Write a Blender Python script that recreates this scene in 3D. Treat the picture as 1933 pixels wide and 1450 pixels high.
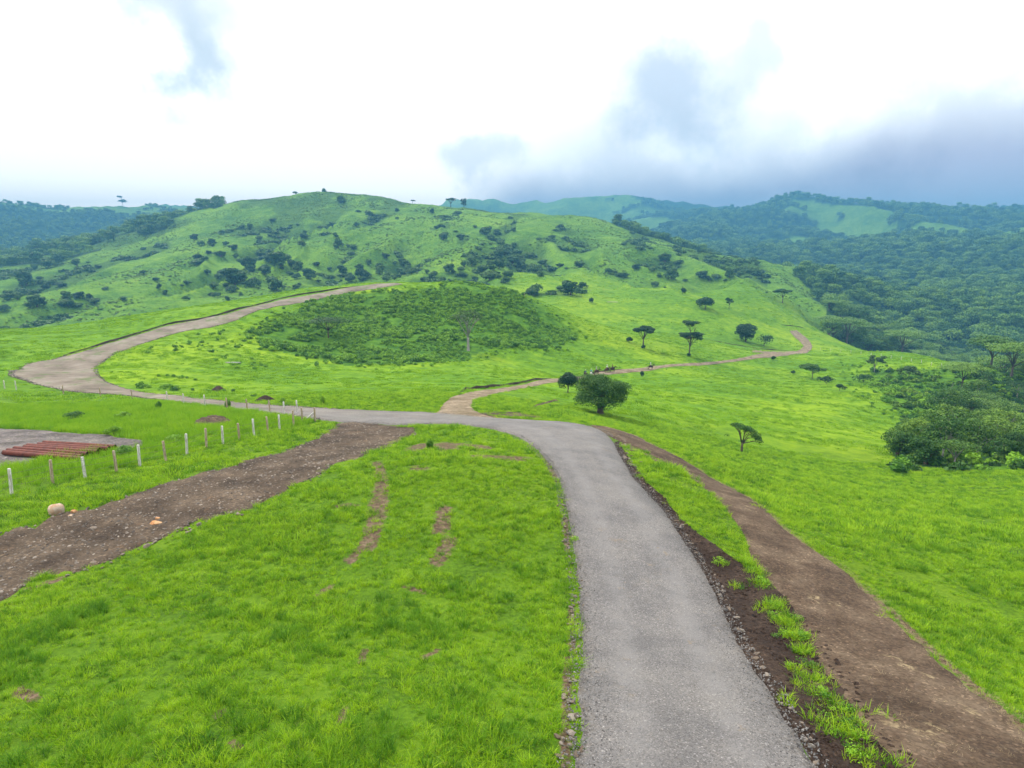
import bpy, math, random
import numpy as np
from mathutils import Vector
PI = math.pi
random.seed(7)
rng = np.random.default_rng(11)
scene = bpy.context.scene
COL = scene.collection
for o in list(bpy.data.objects): bpy.data.objects.remove(o)

# ------------------------------------------------------------------ camera model
F, CX, CY = 1200.0, 966.5, 725.0
PITCH = math.atan(250.0 / F)
CZ = 13.0
SP, CP = math.sin(PITCH), math.cos(PITCH)
def ray(px, py):
    x = (px - CX) / F; yd = (py - CY) / F
    return (x, CP - yd * SP, -SP - yd * CP)
def project(X, Y, Z):
    dz = Z - CZ
    t = Y * CP - dz * SP
    tt = np.maximum(t, 1e-3)
    yd = (-Y * SP - dz * CP) / tt
    return CX + F * X / tt, CY + F * yd, t

# ------------------------------------------------------------------ vectorised noise
def _hash(ix, iy, seed):
    h = (ix.astype(np.int64) * 374761393 + iy.astype(np.int64) * 668265263 + seed * 1442695041) & 0xFFFFFFFF
    h = ((h ^ (h >> 13)) * 1274126177) & 0xFFFFFFFF
    h = (h ^ (h >> 16)) & 0xFFFF
    return h / 65535.0
def vnoise(x, y, seed=0):
    x = np.asarray(x, float); y = np.asarray(y, float)
    ix = np.floor(x); iy = np.floor(y); fx = x - ix; fy = y - iy
    fx = fx * fx * (3 - 2 * fx); fy = fy * fy * (3 - 2 * fy)
    a = _hash(ix, iy, seed); b = _hash(ix + 1, iy, seed); c = _hash(ix, iy + 1, seed); d = _hash(ix + 1, iy + 1, seed)
    return (a + (b - a) * fx) * (1 - fy) + (c + (d - c) * fx) * fy
def fbm(x, y, seed=0, oct=4, gain=.5):
    s = 0; a = 1; n = 0
    for k in range(oct):
        s = s + a * (vnoise(x * 2**k + 17.3 * k, y * 2**k - 9.1 * k, seed + k) * 2 - 1); n += a; a *= gain
    return s / n
def sstep(a, b, x):
    t = np.clip((x - a) / (b - a), 0, 1); return t * t * (3 - 2 * t)

# ------------------------------------------------------------------ terrain control points
pts = []
def zc(px, py, z):
    d = ray(px, py); t = (CZ - z) / -d[2]; pts.append((d[0] * t, d[1] * t, z))
def tc(px, py, t):
    d = ray(px, py); pts.append((d[0] * t, d[1] * t, CZ + d[2] * t))
def wc(px, t, z):
    pts.append(((px - CX) / F * t, t, z))
for a in [(0,1450,2.3),(500,1450,2.6),(1000,1450,2.6),(1300,1450,2.5),(1600,1450,2.3),(1933,1450,1.7),
          (0,1200,1.0),(500,1200,1.0),(900,1200,.9),(1250,1200,.6),(1600,1200,.2),(1933,1200,-.6),
          (0,1060,.1),(300,1050,.3),(700,1000,.7),(900,1000,.7),(1170,1000,.4),(1300,1000,-.1),(1450,1000,-1.1),(1700,1000,-2.6),(1933,1000,-3.5),
          (0,930,-.1),(300,930,0),(500,880,-.3),(700,880,.3),(900,870,.5),(870,806,-1.7),(780,830,-1.5),
          (1110,880,-.2),(1130,840,-1.2),(1090,802,-2.7),(1000,795,-2.9),(700,790,-3.0),(600,796,-2.8),
          (1250,880,-2.0),(1200,836,-2.6),(1350,905,-4.2),(850,786,-3.1)]: zc(*a)
for a in [(1402,852,85),(1600,880,84),(1800,893,77),(1933,907,70),(1933,950,53),(1700,930,62),
          (1200,780,104),(1132,785,92),(1000,772,75),(1300,780,114),(1400,760,150),(1600,800,140),(1250,720,180),(1450,720,220),
          (1250,695,205),(1108,713,186),(1000,725,138),(1040,718,155),(940,740,105),(870,757,80),(760,772,76),(600,762,80),
          (500,755,84),(400,752,92),(300,720,118),(500,700,142),(700,700,155),(900,690,172),(1000,660,205),(450,650,172),(300,670,150),(200,700,125),
          (650,600,225),(500,600,198),(870,533,268),(780,534,280),(960,547,262),(1040,588,250),(1088,634,238),(800,620,215),(950,620,222),(800,660,188),(620,660,180),
          (100,705,130),(400,612,192),(400,588,203),(600,555,250),(740,535,290),(100,655,155),(0,625,190),(80,627,195),(200,603,215),(400,574,238),(560,547,272),
          (0,700,118),(0,740,97),(150,790,65),(0,850,45),(200,830,50),(400,800,58),
          (100,600,420),(300,570,430),(0,560,550),(200,520,600),(0,500,800),(300,440,850),(400,480,650),(600,480,620),(600,420,820),
          (600,362,1050),(480,376,1000),(380,397,950),(280,432,880),(700,370,1020),(700,450,700),(860,395,950),(850,480,600),(960,401,930),
          (1060,408,915),(1120,411,900),(1000,480,600),(1000,540,430),(1200,446,820),(1150,500,600),(1250,461,820),(1400,487,780),(1490,499,740),(1300,520,560),
          (1200,557,420),(1100,560,400),(1300,541,480),(1490,522,500),(1370,575,400),(1300,640,300),(1150,620,290),
          (1500,668,320),(1525,655,345),(1500,622,395),(1500,570,440),(1750,673,290),(1880,697,232),(1700,740,190),(1600,700,250)]: tc(*a)
for a in [(870,350,-16),(700,380,-16),(500,340,-19),(300,290,-24),(100,270,-27),(960,345,-19),(1040,325,-22),(1110,300,-24),(0,330,-32),(600,480,-14),
          (1300,560,-17),(1490,640,-20),(600,1500,30),(300,1400,0),(900,1450,20),(1200,1250,5),(1490,1000,-30),(0,1200,0),
          (1600,380,-40),(1750,420,-62),(1880,320,-60),(1933,270,-52),(1600,480,-48),(1850,130,-27),(1933,100,-20),(1933,180,-36),
          (1600,620,-46),(1800,620,-52),(1933,600,-52),(1600,850,-42),(1800,850,-38),(1933,850,-32),(1700,1200,2),(1933,1200,36),(1500,1300,0),(1933,1600,60),(1700,1650,45),(1250,1700,40),
          (0,8,2.8),(1933,8,2.4),(CX,6,2.9),(2300,30,-1.5),(2300,80,-14),(2300,200,-40),(2300,600,-50),(2300,1200,20),(-400,30,.6),(-400,80,-4),(-400,200,-12),(-400,600,-10),(-400,1200,20),
          (CX,3.5,3.0),(-200,3.6,3),(2200,3.5,2.8)]: wc(*a)
for a_, r_, z_ in [(s * aa, rr, zz) for aa in (1.4, 2.2, 3.0) for s in (-1, 1) for rr, zz in ((6, 2.8), (60, 0), (600, -10), (3000, 20))]:
    pts.append((r_ * math.sin(a_), r_ * math.cos(a_), z_))
P = np.array(pts)
PR = np.hypot(P[:, 0], P[:, 1]); PA = np.arctan2(P[:, 0], P[:, 1]); PL = np.log(PR); PG = P[:, 2] / PR
def tps(d2): return 0.5 * d2 * np.log(np.maximum(d2, 1e-12))
n = len(P)
K = tps((PA[:, None] - PA[None]) ** 2 + (PL[:, None] - PL[None]) ** 2) + np.eye(n) * 2e-4
Q = np.c_[np.ones(n), PA, PL]
W_ = np.linalg.solve(np.block([[K, Q], [Q.T, np.zeros((3, 3))]]), np.r_[PG, 0, 0, 0])
def rbf(a, l):
    a = a.ravel(); l = l.ravel(); out = np.empty(len(a))
    for i in range(0, len(a), 20000):
        aa = a[i:i+20000]; ll = l[i:i+20000]
        out[i:i+20000] = tps((aa[:, None] - PA) ** 2 + (ll[:, None] - PL) ** 2) @ W_[:n] + W_[n] + W_[n+1] * aa + W_[n+2] * ll
    return out
AZ = np.unique(np.r_[np.linspace(-PI, -.86, 40), np.linspace(-.86, .86, 800), np.linspace(.86, PI, 40)])
LR = np.linspace(math.log(2.5), math.log(4150), 640)
AG, LG = np.meshgrid(AZ, LR, indexing='ij')
# coarse evaluation of the smooth part, then bilinear refinement
ca = np.unique(np.r_[np.linspace(-PI, -.86, 30), np.linspace(-.86, .86, 260), np.linspace(.86, PI, 30)]); cl = np.linspace(LR[0], LR[-1], 300)
cA, cL = np.meshgrid(ca, cl, indexing='ij')
cG = rbf(cA, cL).reshape(cA.shape)
def bil(grid, xs, ys, x, y):
    i = np.clip(np.searchsorted(xs, x) - 1, 0, len(xs) - 2); j = np.clip(np.searchsorted(ys, y) - 1, 0, len(ys) - 2)
    fx = np.clip((x - xs[i]) / (xs[i+1] - xs[i]), 0, 1); fy = np.clip((y - ys[j]) / (ys[j+1] - ys[j]), 0, 1)
    return (grid[i, j] * (1 - fx) + grid[i+1, j] * fx) * (1 - fy) + (grid[i, j+1] * (1 - fx) + grid[i+1, j+1] * fx) * fy
G = bil(cG, ca, cl, AG, LG)
RG = np.exp(LG); XG = RG * np.sin(AG); YG = RG * np.cos(AG)
ZG = G * RG
far = sstep(math.log(1300), math.log(2100), LG)
ZG = ZG * (1 - far) + np.minimum(ZG, 20) * far
# undulations: small near, gullied on the hills
ZG += .05 * fbm(XG / 1.1, YG / 1.1, 3, 3) * sstep(8, 14, RG) * (1 - sstep(60, 120, RG))
ZG += .22 * fbm(XG / 7, YG / 7, 5, 3) * sstep(40, 120, RG)
hillm = sstep(380, 600, RG)
RC = np.interp(AG, [math.atan((q - CX) / F) for q in (280, 600, 860, 1120, 1250, 1490)], [880, 1050, 950, 900, 820, 740])
crestf = 1 - .88 * sstep(.68, .93, RG / RC) * (1 - sstep(1.15, 1.4, RG / RC))
gul = 1 - np.abs(fbm(XG / 62 + .45 * fbm(XG / 90, YG / 90, 8, 2), YG / 300, 21, 3)) * 2.6
ZG += hillm * (17.0 * crestf * (gul - .72) * (1 - sstep(1500, 2200, RG)) + 3.5 * fbm(XG / 34, YG / 60, 33, 4))
# distant ridges
def ridge(R, prof, wf, wb, base, seed, rough, lumps=140.):
    px = np.array([p[0] for p in prof], float); py = np.array([p[1] for p in prof], float)
    d = [ray(a, b) for a, b in prof]
    az = np.array([math.atan2(q[0], q[1]) for q in d]); tanv = np.array([q[2] / math.hypot(q[0], q[1]) for q in d])
    Rr = R * (1 + .10 * fbm(AG * 6, AG * 0 + seed, seed, 3))
    zc_ = CZ + np.interp(AG, az, tanv) * Rr
    u = np.where(RG < Rr, (Rr - RG) / (Rr * wf), (RG - Rr) / (Rr * wb))
    prf = np.clip(1 - u, 0, 1) ** 1.15
    rg = 1 - 2 * np.abs(fbm(XG / (R * .11), YG / (R * .16), seed + 3, 4))
    z = base + (zc_ - base) * prf + rough * (rg - .8) * np.clip(u * 4, 0, 1) * np.clip(1.0 - u * .6, 0, 1) + rough * .12 * fbm(XG / lumps, YG / lumps, seed + 9, 3)
    return np.where(u < 1, z, -999)
ridges = [(2600, [(-400,392),(0,381),(45,384),(90,391),(150,388),(230,389),(300,388),(380,392),(480,420),(600,470)], .40, .3, -10, 40, 50),
          (3200, [(200,420),(250,390),(300,384),(380,389),(450,400),(520,420)], .3, .3, -10, 47, 60),
          (2850, [(1000,470),(1130,430),(1250,404),(1330,398),(1400,392),(1450,378),(1500,367),(1540,371),(1580,381),(1640,382),(1700,388),(1800,394),(1933,398),(2300,402)], .45, .25, 10, 51, 90),
          (3500, [(900,440),(1000,392),(1060,377),(1120,371),(1180,368),(1240,374),(1330,384),(1420,392),(1500,410)], .30, .3, 10, 77, 90),
          (3300, [(600,402),(680,368),(720,365),(745,377),(800,386),(835,381),(850,371),(868,374),(885,372),(930,374),(1000,380),(1100,390),(1250,400)], .20, .18, 10, 63, 150)]
for (R, prof, wf, wb, base, seed, rough) in ridges:
    ZG = np.where(RG > 1150, np.maximum(ZG, ridge(R, prof, wf, wb, base, seed, rough)), ZG)

def hgt(x, y):
    x = np.asarray(x, float); y = np.asarray(y, float)
    return bil(ZG, AZ, LR, np.arctan2(x, y), np.log(np.maximum(np.hypot(x, y), 2.6)))
def hit(px, py, tmin=4.0, tmax=3000.0):
    d = ray(px, py)
    t = np.exp(np.linspace(math.log(tmin), math.log(tmax), 2500))
    dz = CZ + d[2] * t - hgt(d[0] * t, d[1] * t)
    s = np.where(dz < 0)[0]
    if len(s) == 0:
        k = len(t) - 1; return np.array([d[0] * t[k], d[1] * t[k]])
    k = s[0]
    if k == 0: tt = t[0]
    else: tt = t[k-1] + (t[k] - t[k-1]) * dz[k-1] / (dz[k-1] - dz[k])
    return np.array([d[0] * tt, d[1] * tt])

# ------------------------------------------------------------------ tagging and mesh helpers
def tag(o, label=None, cat=None, group=None, kind=None):
    if label: o['label'] = label
    if cat: o['category'] = cat
    if group: o['group'] = group
    if kind: o['kind'] = kind
    return o
def mesh_np(name, V, faces, mats, smooth=True, attrs=None, fmat=None):
    """faces: (n,3) or (n,4) int array"""
    V = np.asarray(V, np.float32); faces = np.asarray(faces, np.int32)
    me = bpy.data.meshes.new(name)
    me.vertices.add(len(V)); me.vertices.foreach_set('co', V.ravel())
    k = faces.shape[1]
    me.loops.add(faces.size); me.loops.foreach_set('vertex_index', faces.ravel())
    me.polygons.add(len(faces)); me.polygons.foreach_set('loop_start', np.arange(0, faces.size, k, dtype=np.int32))
    me.polygons.foreach_set('use_smooth', np.full(len(faces), smooth))
    for m in (mats if isinstance(mats, (list, tuple)) else [mats]): me.materials.append(m)
    if fmat is not None: me.polygons.foreach_set('material_index', np.asarray(fmat, np.int32))
    for an, av in (attrs or {}).items():
        if av.ndim == 1:
            a = me.attributes.new(an, 'FLOAT', 'POINT'); a.data.foreach_set('value', av.astype(np.float32))
        else:
            a = me.attributes.new(an, 'FLOAT_COLOR', 'POINT'); a.data.foreach_set('color', av.astype(np.float32).ravel())
    me.update(calc_edges=True); me.validate()
    return me
def link(name, me, parent=None):
    o = bpy.data.objects.new(name, me); COL.objects.link(o); o.parent = parent; return o
def empty(name, loc, rz=0.0, sc=1.0):
    o = bpy.data.objects.new(name, None); COL.objects.link(o); o.location = loc; o.rotation_euler = (0, 0, rz); o.scale = (sc,) * 3
    o.empty_display_size = .3
    return o
class MB:
    def __init__(s): s.V = []; s.Fc = []
    def tube(s, path, rad, n=6, cap=True):
        path = [Vector(p) for p in path]; b = len(s.V); up = Vector((0, 0, 1))
        for i, p in enumerate(path):
            d = (path[min(i+1, len(path)-1)] - path[max(i-1, 0)])
            d = d.normalized() if d.length > 1e-9 else up
            a = d.orthogonal() if abs(d.z) > .9 else d.cross(up)
            if abs(d.z) > .9: a = Vector((1, 0, 0)) - d * d.x
            a.normalize(); c = d.cross(a)
            for k in range(n):
                t = 2 * PI * k / n; s.V.append(tuple(p + (a * math.cos(t) + c * math.sin(t)) * rad[i]))
        for i in range(len(path) - 1):
            for k in range(n):
                s.Fc.append((b + i*n + k, b + i*n + (k+1) % n, b + (i+1)*n + (k+1) % n, b + (i+1)*n + k))
        if cap:
            for e, i in ((0, 0), (1, len(path)-1)):
                cc = len(s.V); s.V.append(tuple(path[i]))
                for k in range(n):
                    q = (b + i*n + k, b + i*n + (k+1) % n)
                    s.Fc.append((cc, q[1], q[0], cc) if e == 0 else (cc, q[0], q[1], cc))
        return s
    def mesh(s, name, m, smooth=True):
        me = bpy.data.meshes.new(name)
        me.from_pydata(s.V, [], [tuple(dict.fromkeys(f)) for f in s.Fc]); me.materials.append(m)
        for p in me.polygons: p.use_smooth = smooth
        me.update(); return me

# ------------------------------------------------------------------ materials
def new_mat(name):
    m = bpy.data.materials.new(name); m.use_nodes = True
    nt = m.node_tree; nt.nodes.clear(); out = nt.nodes.new('ShaderNodeOutputMaterial')
    return m, nt, out
class NT:
    def __init__(s, nt): s.nt = nt
    def n(s, t, **kw):
        nd = s.nt.nodes.new(t)
        for k, v in kw.items(): setattr(nd, k, v)
        return nd
    def l(s, a, b): s.nt.links.new(a, b)
    def noise(s, vec, scale, detail=3, rough=.55, w=None):
        nd = s.n('ShaderNodeTexNoise'); nd.inputs['Scale'].default_value = scale; nd.inputs['Detail'].default_value = detail; nd.inputs['Roughness'].default_value = rough
        s.l(vec, nd.inputs['Vector']); return nd.outputs['Fac']
    def ramp(s, fac, stops):
        r = s.n('ShaderNodeValToRGB'); e = r.color_ramp.elements
        while len(e) < len(stops): e.new(.5)
        for i, (p, c) in enumerate(stops):
            e[i].position = p; e[i].color = (c[0], c[1], c[2], 1) if hasattr(c, '__len__') else (c, c, c, 1)
        s.l(fac, r.inputs['Fac']); return r.outputs['Color']
    def mix(s, fac, a, b, mode='MIX'):
        m = s.n('ShaderNodeMix', data_type='RGBA', blend_type=mode)
        for sock, v in ((m.inputs[0], fac), (m.inputs[6], a), (m.inputs[7], b)):
            if hasattr(v, 'is_output') or isinstance(v, bpy.types.NodeSocket): s.l(v, sock)
            elif hasattr(v, '__len__'): sock.default_value = (v[0], v[1], v[2], 1)
            else: sock.default_value = v
        return m.outputs[2]
    def math(s, op, a, b=None, clamp=False):
        m = s.n('ShaderNodeMath', operation=op, use_clamp=clamp)
        for i, v in enumerate((a, b)):
            if v is None: continue
            if isinstance(v, bpy.types.NodeSocket): s.l(v, m.inputs[i])
            else: m.inputs[i].default_value = v
        return m.outputs[0]
    def mapr(s, v, a, b, c=0., d=1., smooth=True):
        m = s.n('ShaderNodeMapRange', interpolation_type='SMOOTHSTEP' if smooth else 'LINEAR')
        s.l(v, m.inputs[0])
        for i, x in enumerate((a, b, c, d)): m.inputs[i+1].default_value = x
        return m.outputs[0]
    def pos(s): return s.n('ShaderNodeNewGeometry').outputs['Position']
    def attr(s, name, typ='GEOMETRY'):
        a = s.n('ShaderNodeAttribute', attribute_name=name); return a
    def bump(s, h, strength, dist):
        b = s.n('ShaderNodeBump'); b.inputs['Strength'].default_value = strength; b.inputs['Distance'].default_value = dist; s.l(h, b.inputs['Height']); return b.outputs['Normal']
    def bsdf(s, out, col, rough=.9, nrm=None, spec=.2, trans=0.):
        p = s.n('ShaderNodeBsdfPrincipled'); p.inputs['Roughness'].default_value = rough; p.inputs['Specular IOR Level'].default_value = spec
        if isinstance(col, bpy.types.NodeSocket): s.l(col, p.inputs['Base Color'])
        else: p.inputs['Base Color'].default_value = (*col, 1)
        if nrm is not None: s.l(nrm, p.inputs['Normal'])
        sh = p.outputs[0]
        if trans > 0:
            t = s.n('ShaderNodeBsdfTranslucent')
            if isinstance(col, bpy.types.NodeSocket): s.l(col, t.inputs['Color'])
            else: t.inputs['Color'].default_value = (*col, 1)
            mx = s.n('ShaderNodeMixShader'); mx.inputs[0].default_value = trans; s.l(sh, mx.inputs[1]); s.l(t.outputs[0], mx.inputs[2]); sh = mx.outputs[0]
        s.l(sh, out.inputs['Surface'])

# leaf / grass blade materials
def leaf_mat(name, c_dark, c_mid, c_lite, scale=.25, trans=.25, rand=.35, dry=0.):
    m, nt, out = new_mat(name); g = NT(nt)
    ps = g.pos(); f = g.noise(ps, scale, 3, .6)
    oi = g.n('ShaderNodeObjectInfo')
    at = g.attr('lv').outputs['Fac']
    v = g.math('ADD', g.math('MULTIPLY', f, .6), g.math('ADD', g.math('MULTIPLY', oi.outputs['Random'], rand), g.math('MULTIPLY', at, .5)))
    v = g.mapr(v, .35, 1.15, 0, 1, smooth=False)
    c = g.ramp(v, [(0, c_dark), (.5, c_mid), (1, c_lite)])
    if dry:
        dn = g.math('MULTIPLY', g.mapr(g.noise(ps, 9, 2, .5), .60, .68), dry)
        c = g.mix(dn, c, (.38,.33,.13))
    g.bsdf(out, c, .6, None, .25, trans)
    return m
M = {}
M['grass'] = leaf_mat('grass_blades', (.018,.080,.004), (.128,.315,.005), (.340,.530,.012), 1.3, .30, .8, .4)
M['grass_tall'] = leaf_mat('tall_grass_blades', (.100,.260,.007), (.230,.430,.012), (.360,.540,.025), .3, .35, .4)
M['tussock'] = leaf_mat('tussock_blades', (.055,.145,.004), (.165,.335,.005), (.280,.460,.010), .08, .35, .8, .0)
M['scrub'] = leaf_mat('hill_scrub_leaves', (.030,.085,.010), (.080,.165,.014), (.140,.235,.020), .02, .2, .8)
M['shrub'] = leaf_mat('mound_shrub_leaves', (.018,.080,.007), (.070,.195,.009), (.190,.370,.012), .14, .2, .8)
M['leaf_a'] = leaf_mat('broad_tree_leaves', (.012,.050,.006), (.038,.112,.012), (.115,.215,.020), .5, .2, .3)
M['leaf_b'] = leaf_mat('dark_tree_leaves', (.006,.030,.008), (.014,.060,.013), (.035,.105,.020), .5, .15, .3)
M['leaf_c'] = leaf_mat('forest_leaves', (.016,.062,.012), (.055,.145,.018), (.150,.275,.026), .05, .2, .8)
M['leaf_d'] = leaf_mat('sparse_olive_leaves', (.030,.070,.012), (.065,.130,.022), (.110,.190,.030), .5, .25, .3)
M['leaf_h'] = leaf_mat('hillside_leaves', (.010,.048,.016), (.032,.100,.024), (.080,.165,.026), .03, .15, .7)

def simple(name, ca, cb, scale, rough=.9, bump=0., bscale=30., spec=.2):
    m, nt, out = new_mat(name); g = NT(nt)
    tc_ = g.n('ShaderNodeTexCoord').outputs['Object']
    c = g.mix(g.mapr(g.noise(tc_, scale, 5, .65), .3, .7), ca, cb)
    nr = g.bump(g.noise(tc_, bscale, 4, .7), bump, .05) if bump else None
    g.bsdf(out, c, rough, nr, spec); return m
M['bark'] = simple('tree_bark', (.07,.05,.035), (.16,.125,.095), 4, .9, .5)
M['pale_bark'] = simple('pale_tree_bark', (.20,.18,.15), (.42,.40,.36), 3, .9, .4)

def stone_mat(name, a, b, c):
    m, nt, out = new_mat(name); g = NT(nt)
    tc_ = g.n('ShaderNodeTexCoord').outputs['Object']; oi = g.n('ShaderNodeObjectInfo').outputs['Random']
    c1 = g.ramp(oi, [(0, a), (.5, b), (1, c)])
    cc = g.mix(g.mapr(g.noise(tc_, 9, 5, .7), .35, .75), c1, (.09,.075,.06))
    g.bsdf(out, cc, .9, g.bump(g.noise(tc_, 25, 4, .7), .5, .02)); return m
M['stone'] = stone_mat('roadside_stone', (.13,.09,.06), (.21,.16,.12), (.30,.26,.22))
M['gravel_chip'] = stone_mat('gravel_chips', (.075,.062,.054), (.17,.14,.115), (.42,.36,.30))
M['road_chip'] = stone_mat('road_gravel_chips', (.09,.09,.095), (.17,.165,.165), (.34,.325,.31))

# ground
def ground_material():
    m, nt, out = new_mat('ground_grassland'); g = NT(nt); ps = g.pos()
    sep = g.n('ShaderNodeSeparateColor'); g.l(g.attr('mask').outputs['Color'], sep.inputs[0])
    soil, lush, wood = sep.outputs[0], sep.outputs[1], sep.outputs[2]
    hill = g.attr('hill').outputs['Fac']
    big = g.noise(ps, .022, 4, .6); mid = g.noise(ps, .35, 5, .65); fine = g.noise(ps, 6.5, 5, .75)
    grass = g.ramp(g.math('ADD', g.math('MULTIPLY', mid, .45), g.math('MULTIPLY', fine, .55)), [(.34, (.022,.055,.004)), (.5, (.075,.155,.006)), (.64, (.125,.215,.009))])
    sy0 = g.n('ShaderNodeSeparateXYZ'); g.l(ps, sy0.inputs[0])
    grass = g.mix(g.mapr(sy0.outputs[1], 60, 120), grass, g.ramp(g.math('ADD', g.math('MULTIPLY', mid, .6), g.math('MULTIPLY', big, .4)), [(.36, (.050,.125,.004)), (.5, (.100,.215,.005)), (.62, (.155,.285,.007))]))
    grass = g.mix(g.mapr(big, .42, .62), grass, g.mix(1.0, grass, (1.35,1.12,.9), 'MULTIPLY'))
    # hillside pasture: duller green with patches of scrub
    h1 = g.noise(ps, .012, 6, .65); h2 = g.noise(ps, .075, 6, .75); h3 = g.noise(ps, .5, 4, .8)
    hv = g.math('ADD', g.math('MULTIPLY', h1, .35), g.math('ADD', g.math('MULTIPLY', h2, .40), g.math('MULTIPLY', h3, .25)))
    hillc = g.ramp(hv, [(.36, (.025,.080,.010)), (.45, (.070,.165,.012)), (.54, (.130,.250,.014)), (.64, (.200,.310,.020))])
    col = g.mix(hill, grass, hillc)
    col = g.mix(lush, col, g.ramp(mid, [(.35, (.025,.085,.005)), (.65, (.085,.190,.008))]))
    w2 = g.noise(ps, .06, 6, .7)
    woodc = g.ramp(w2, [(.36, (.009,.030,.006)), (.5, (.018,.055,.009)), (.66, (.040,.090,.012))])
    col = g.mix(wood, col, woodc)
    soilc = g.ramp(g.noise(ps, 5, 5, .7), [(.34, (.050,.032,.020)), (.5, (.105,.070,.046)), (.66, (.21,.15,.10))])
    sm = g.mapr(g.math('ADD', soil, g.math('MULTIPLY', g.math('SUBTRACT', g.noise(ps, 3.4, 6, .85), .5), 4.0)), .45, .95)
    col = g.mix(g.math('MULTIPLY', sm, g.mapr(soil, .02, .2)), col, soilc)
    cow = g.math('MULTIPLY', g.mapr(g.noise(ps, .9, 6, .8), .66, .74), .5)
    bh = g.math('ADD', g.math('MULTIPLY', fine, .06), g.math('ADD', g.math('MULTIPLY', g.math('MULTIPLY', h2, hill), 4.5), g.math('MULTIPLY', mid, .25)))
    g.bsdf(out, col, .95, g.bump(bh, .9, 1.0), .1)
    return m
M['ground'] = ground_material()

def track_material(name, ca, cb, cc, stain, fs, fine_c, bump=.02, stain_amt=.5):
    m, nt, out = new_mat(name); g = NT(nt); ps = g.pos()
    a = g.noise(ps, .45, 5, .65); b = g.noise(ps, fs, 5, .75); c = g.noise(ps, fs * 4.5, 3, .8)
    col = g.ramp(a, [(.36, ca), (.5, cb), (.64, cc)])
    col = g.mix(g.math('MULTIPLY', g.mapr(b, .50, .72), .55), col, fine_c)
    v = g.n('ShaderNodeTexVoronoi'); v.inputs['Scale'].default_value = fs * 5; g.l(ps, v.inputs['Vector'])
    vc = g.n('ShaderNodeSeparateColor'); g.l(v.outputs['Color'], vc.inputs[0])
    col = g.mix(1.0, col, g.ramp(vc.outputs[0], [(0, .62), (.5, .95), (.93, 1.15), (1, 1.9)]), 'MULTIPLY')
    if name.startswith('gravel_road'):
        ac = g.attr('across').outputs['Fac']
        wt = g.math('ADD', g.mapr(g.math('ABSOLUTE', g.math('SUBTRACT', ac, .27)), .12, .02), g.mapr(g.math('ABSOLUTE', g.math('SUBTRACT', ac, .70)), .12, .02))
        wt = g.math('MULTIPLY', wt, g.mapr(g.noise(ps, .8, 4, .7), .3, .65))
        col = g.mix(g.math('MULTIPLY', wt, .45), col, (.225,.215,.210))
        ed = g.mapr(g.math('ABSOLUTE', g.math('SUBTRACT', ac, .5)), .38, .5)
        col = g.mix(g.math('MULTIPLY', g.math('MULTIPLY', ed, g.mapr(b, .42, .6)), .6), col, (.12,.095,.07))
        sy = g.n('ShaderNodeSeparateXYZ'); g.l(ps, sy.inputs[0]); fr_ = g.mapr(sy.outputs[1], 50, 95)
        brown = g.ramp(g.noise(ps, .16, 5, .7), [(.35, (.115,.090,.062)), (.5, (.20,.160,.120)), (.65, (.265,.225,.180))])
        col = g.mix(g.math('MULTIPLY', fr_, .85), col, brown)
        gp = g.math('MULTIPLY', g.math('MULTIPLY', fr_, g.mapr(g.noise(ps, .22, 6, .8), .53, .62)), .65)
        col = g.mix(gp, col, (.085,.135,.03))
        dg_ = g.math('MULTIPLY', g.mapr(g.noise(ps, 1.3, 3, .6), .685, .73), g.mapr(g.noise(ps, 7, 4, .8), .40, .55))
        col = g.mix(g.math('MULTIPLY', dg_, .5), col, (.24,.18,.11))
    st = g.math('MULTIPLY', g.mapr(g.noise(ps, .55, 4, .6), .62, .70), g.mapr(g.noise(ps, 4.5, 4, .8), .45, .6))
    col = g.mix(g.math('MULTIPLY', st, stain_amt), col, stain)
    h = g.math('ADD', g.math('MULTIPLY', b, .5), c)
    g.bsdf(out, col, .95, g.bump(h, .8, bump), .15)
    return m
M['road'] = track_material('gravel_road_surface', (.135,.128,.126), (.165,.155,.150), (.195,.182,.172), (.26,.19,.11), 7, (.19,.17,.15), .03, .35)
M['track_dark'] = track_material('brown_dirt_track_surface', (.058,.038,.025), (.094,.063,.041), (.148,.106,.070), (.36,.28,.16), 3, (.16,.12,.085), .06, .9)
M['track_rocky'] = track_material('rocky_track_surface', (.050,.034,.023), (.090,.064,.043), (.145,.105,.072), (.25,.14,.07), 2.5, (.12,.095,.075), .12, .4)
M['soil_dark'] = track_material('ditch_soil', (.030,.018,.013), (.045,.029,.021), (.070,.046,.033), (.10,.07,.04), 3, (.075,.05,.035), .12, .2)
M['trail'] = track_material('pale_trail_surface', (.12,.090,.05), (.21,.160,.105), (.28,.22,.155), (.33,.27,.2), 1.2, (.16,.14,.07), .06, .3)
M['yard'] = track_material('yard_mud', (.09,.075,.07), (.145,.125,.12), (.20,.17,.155), (.12,.12,.06), 1.6, (.10,.11,.05), .1, .3)

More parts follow.
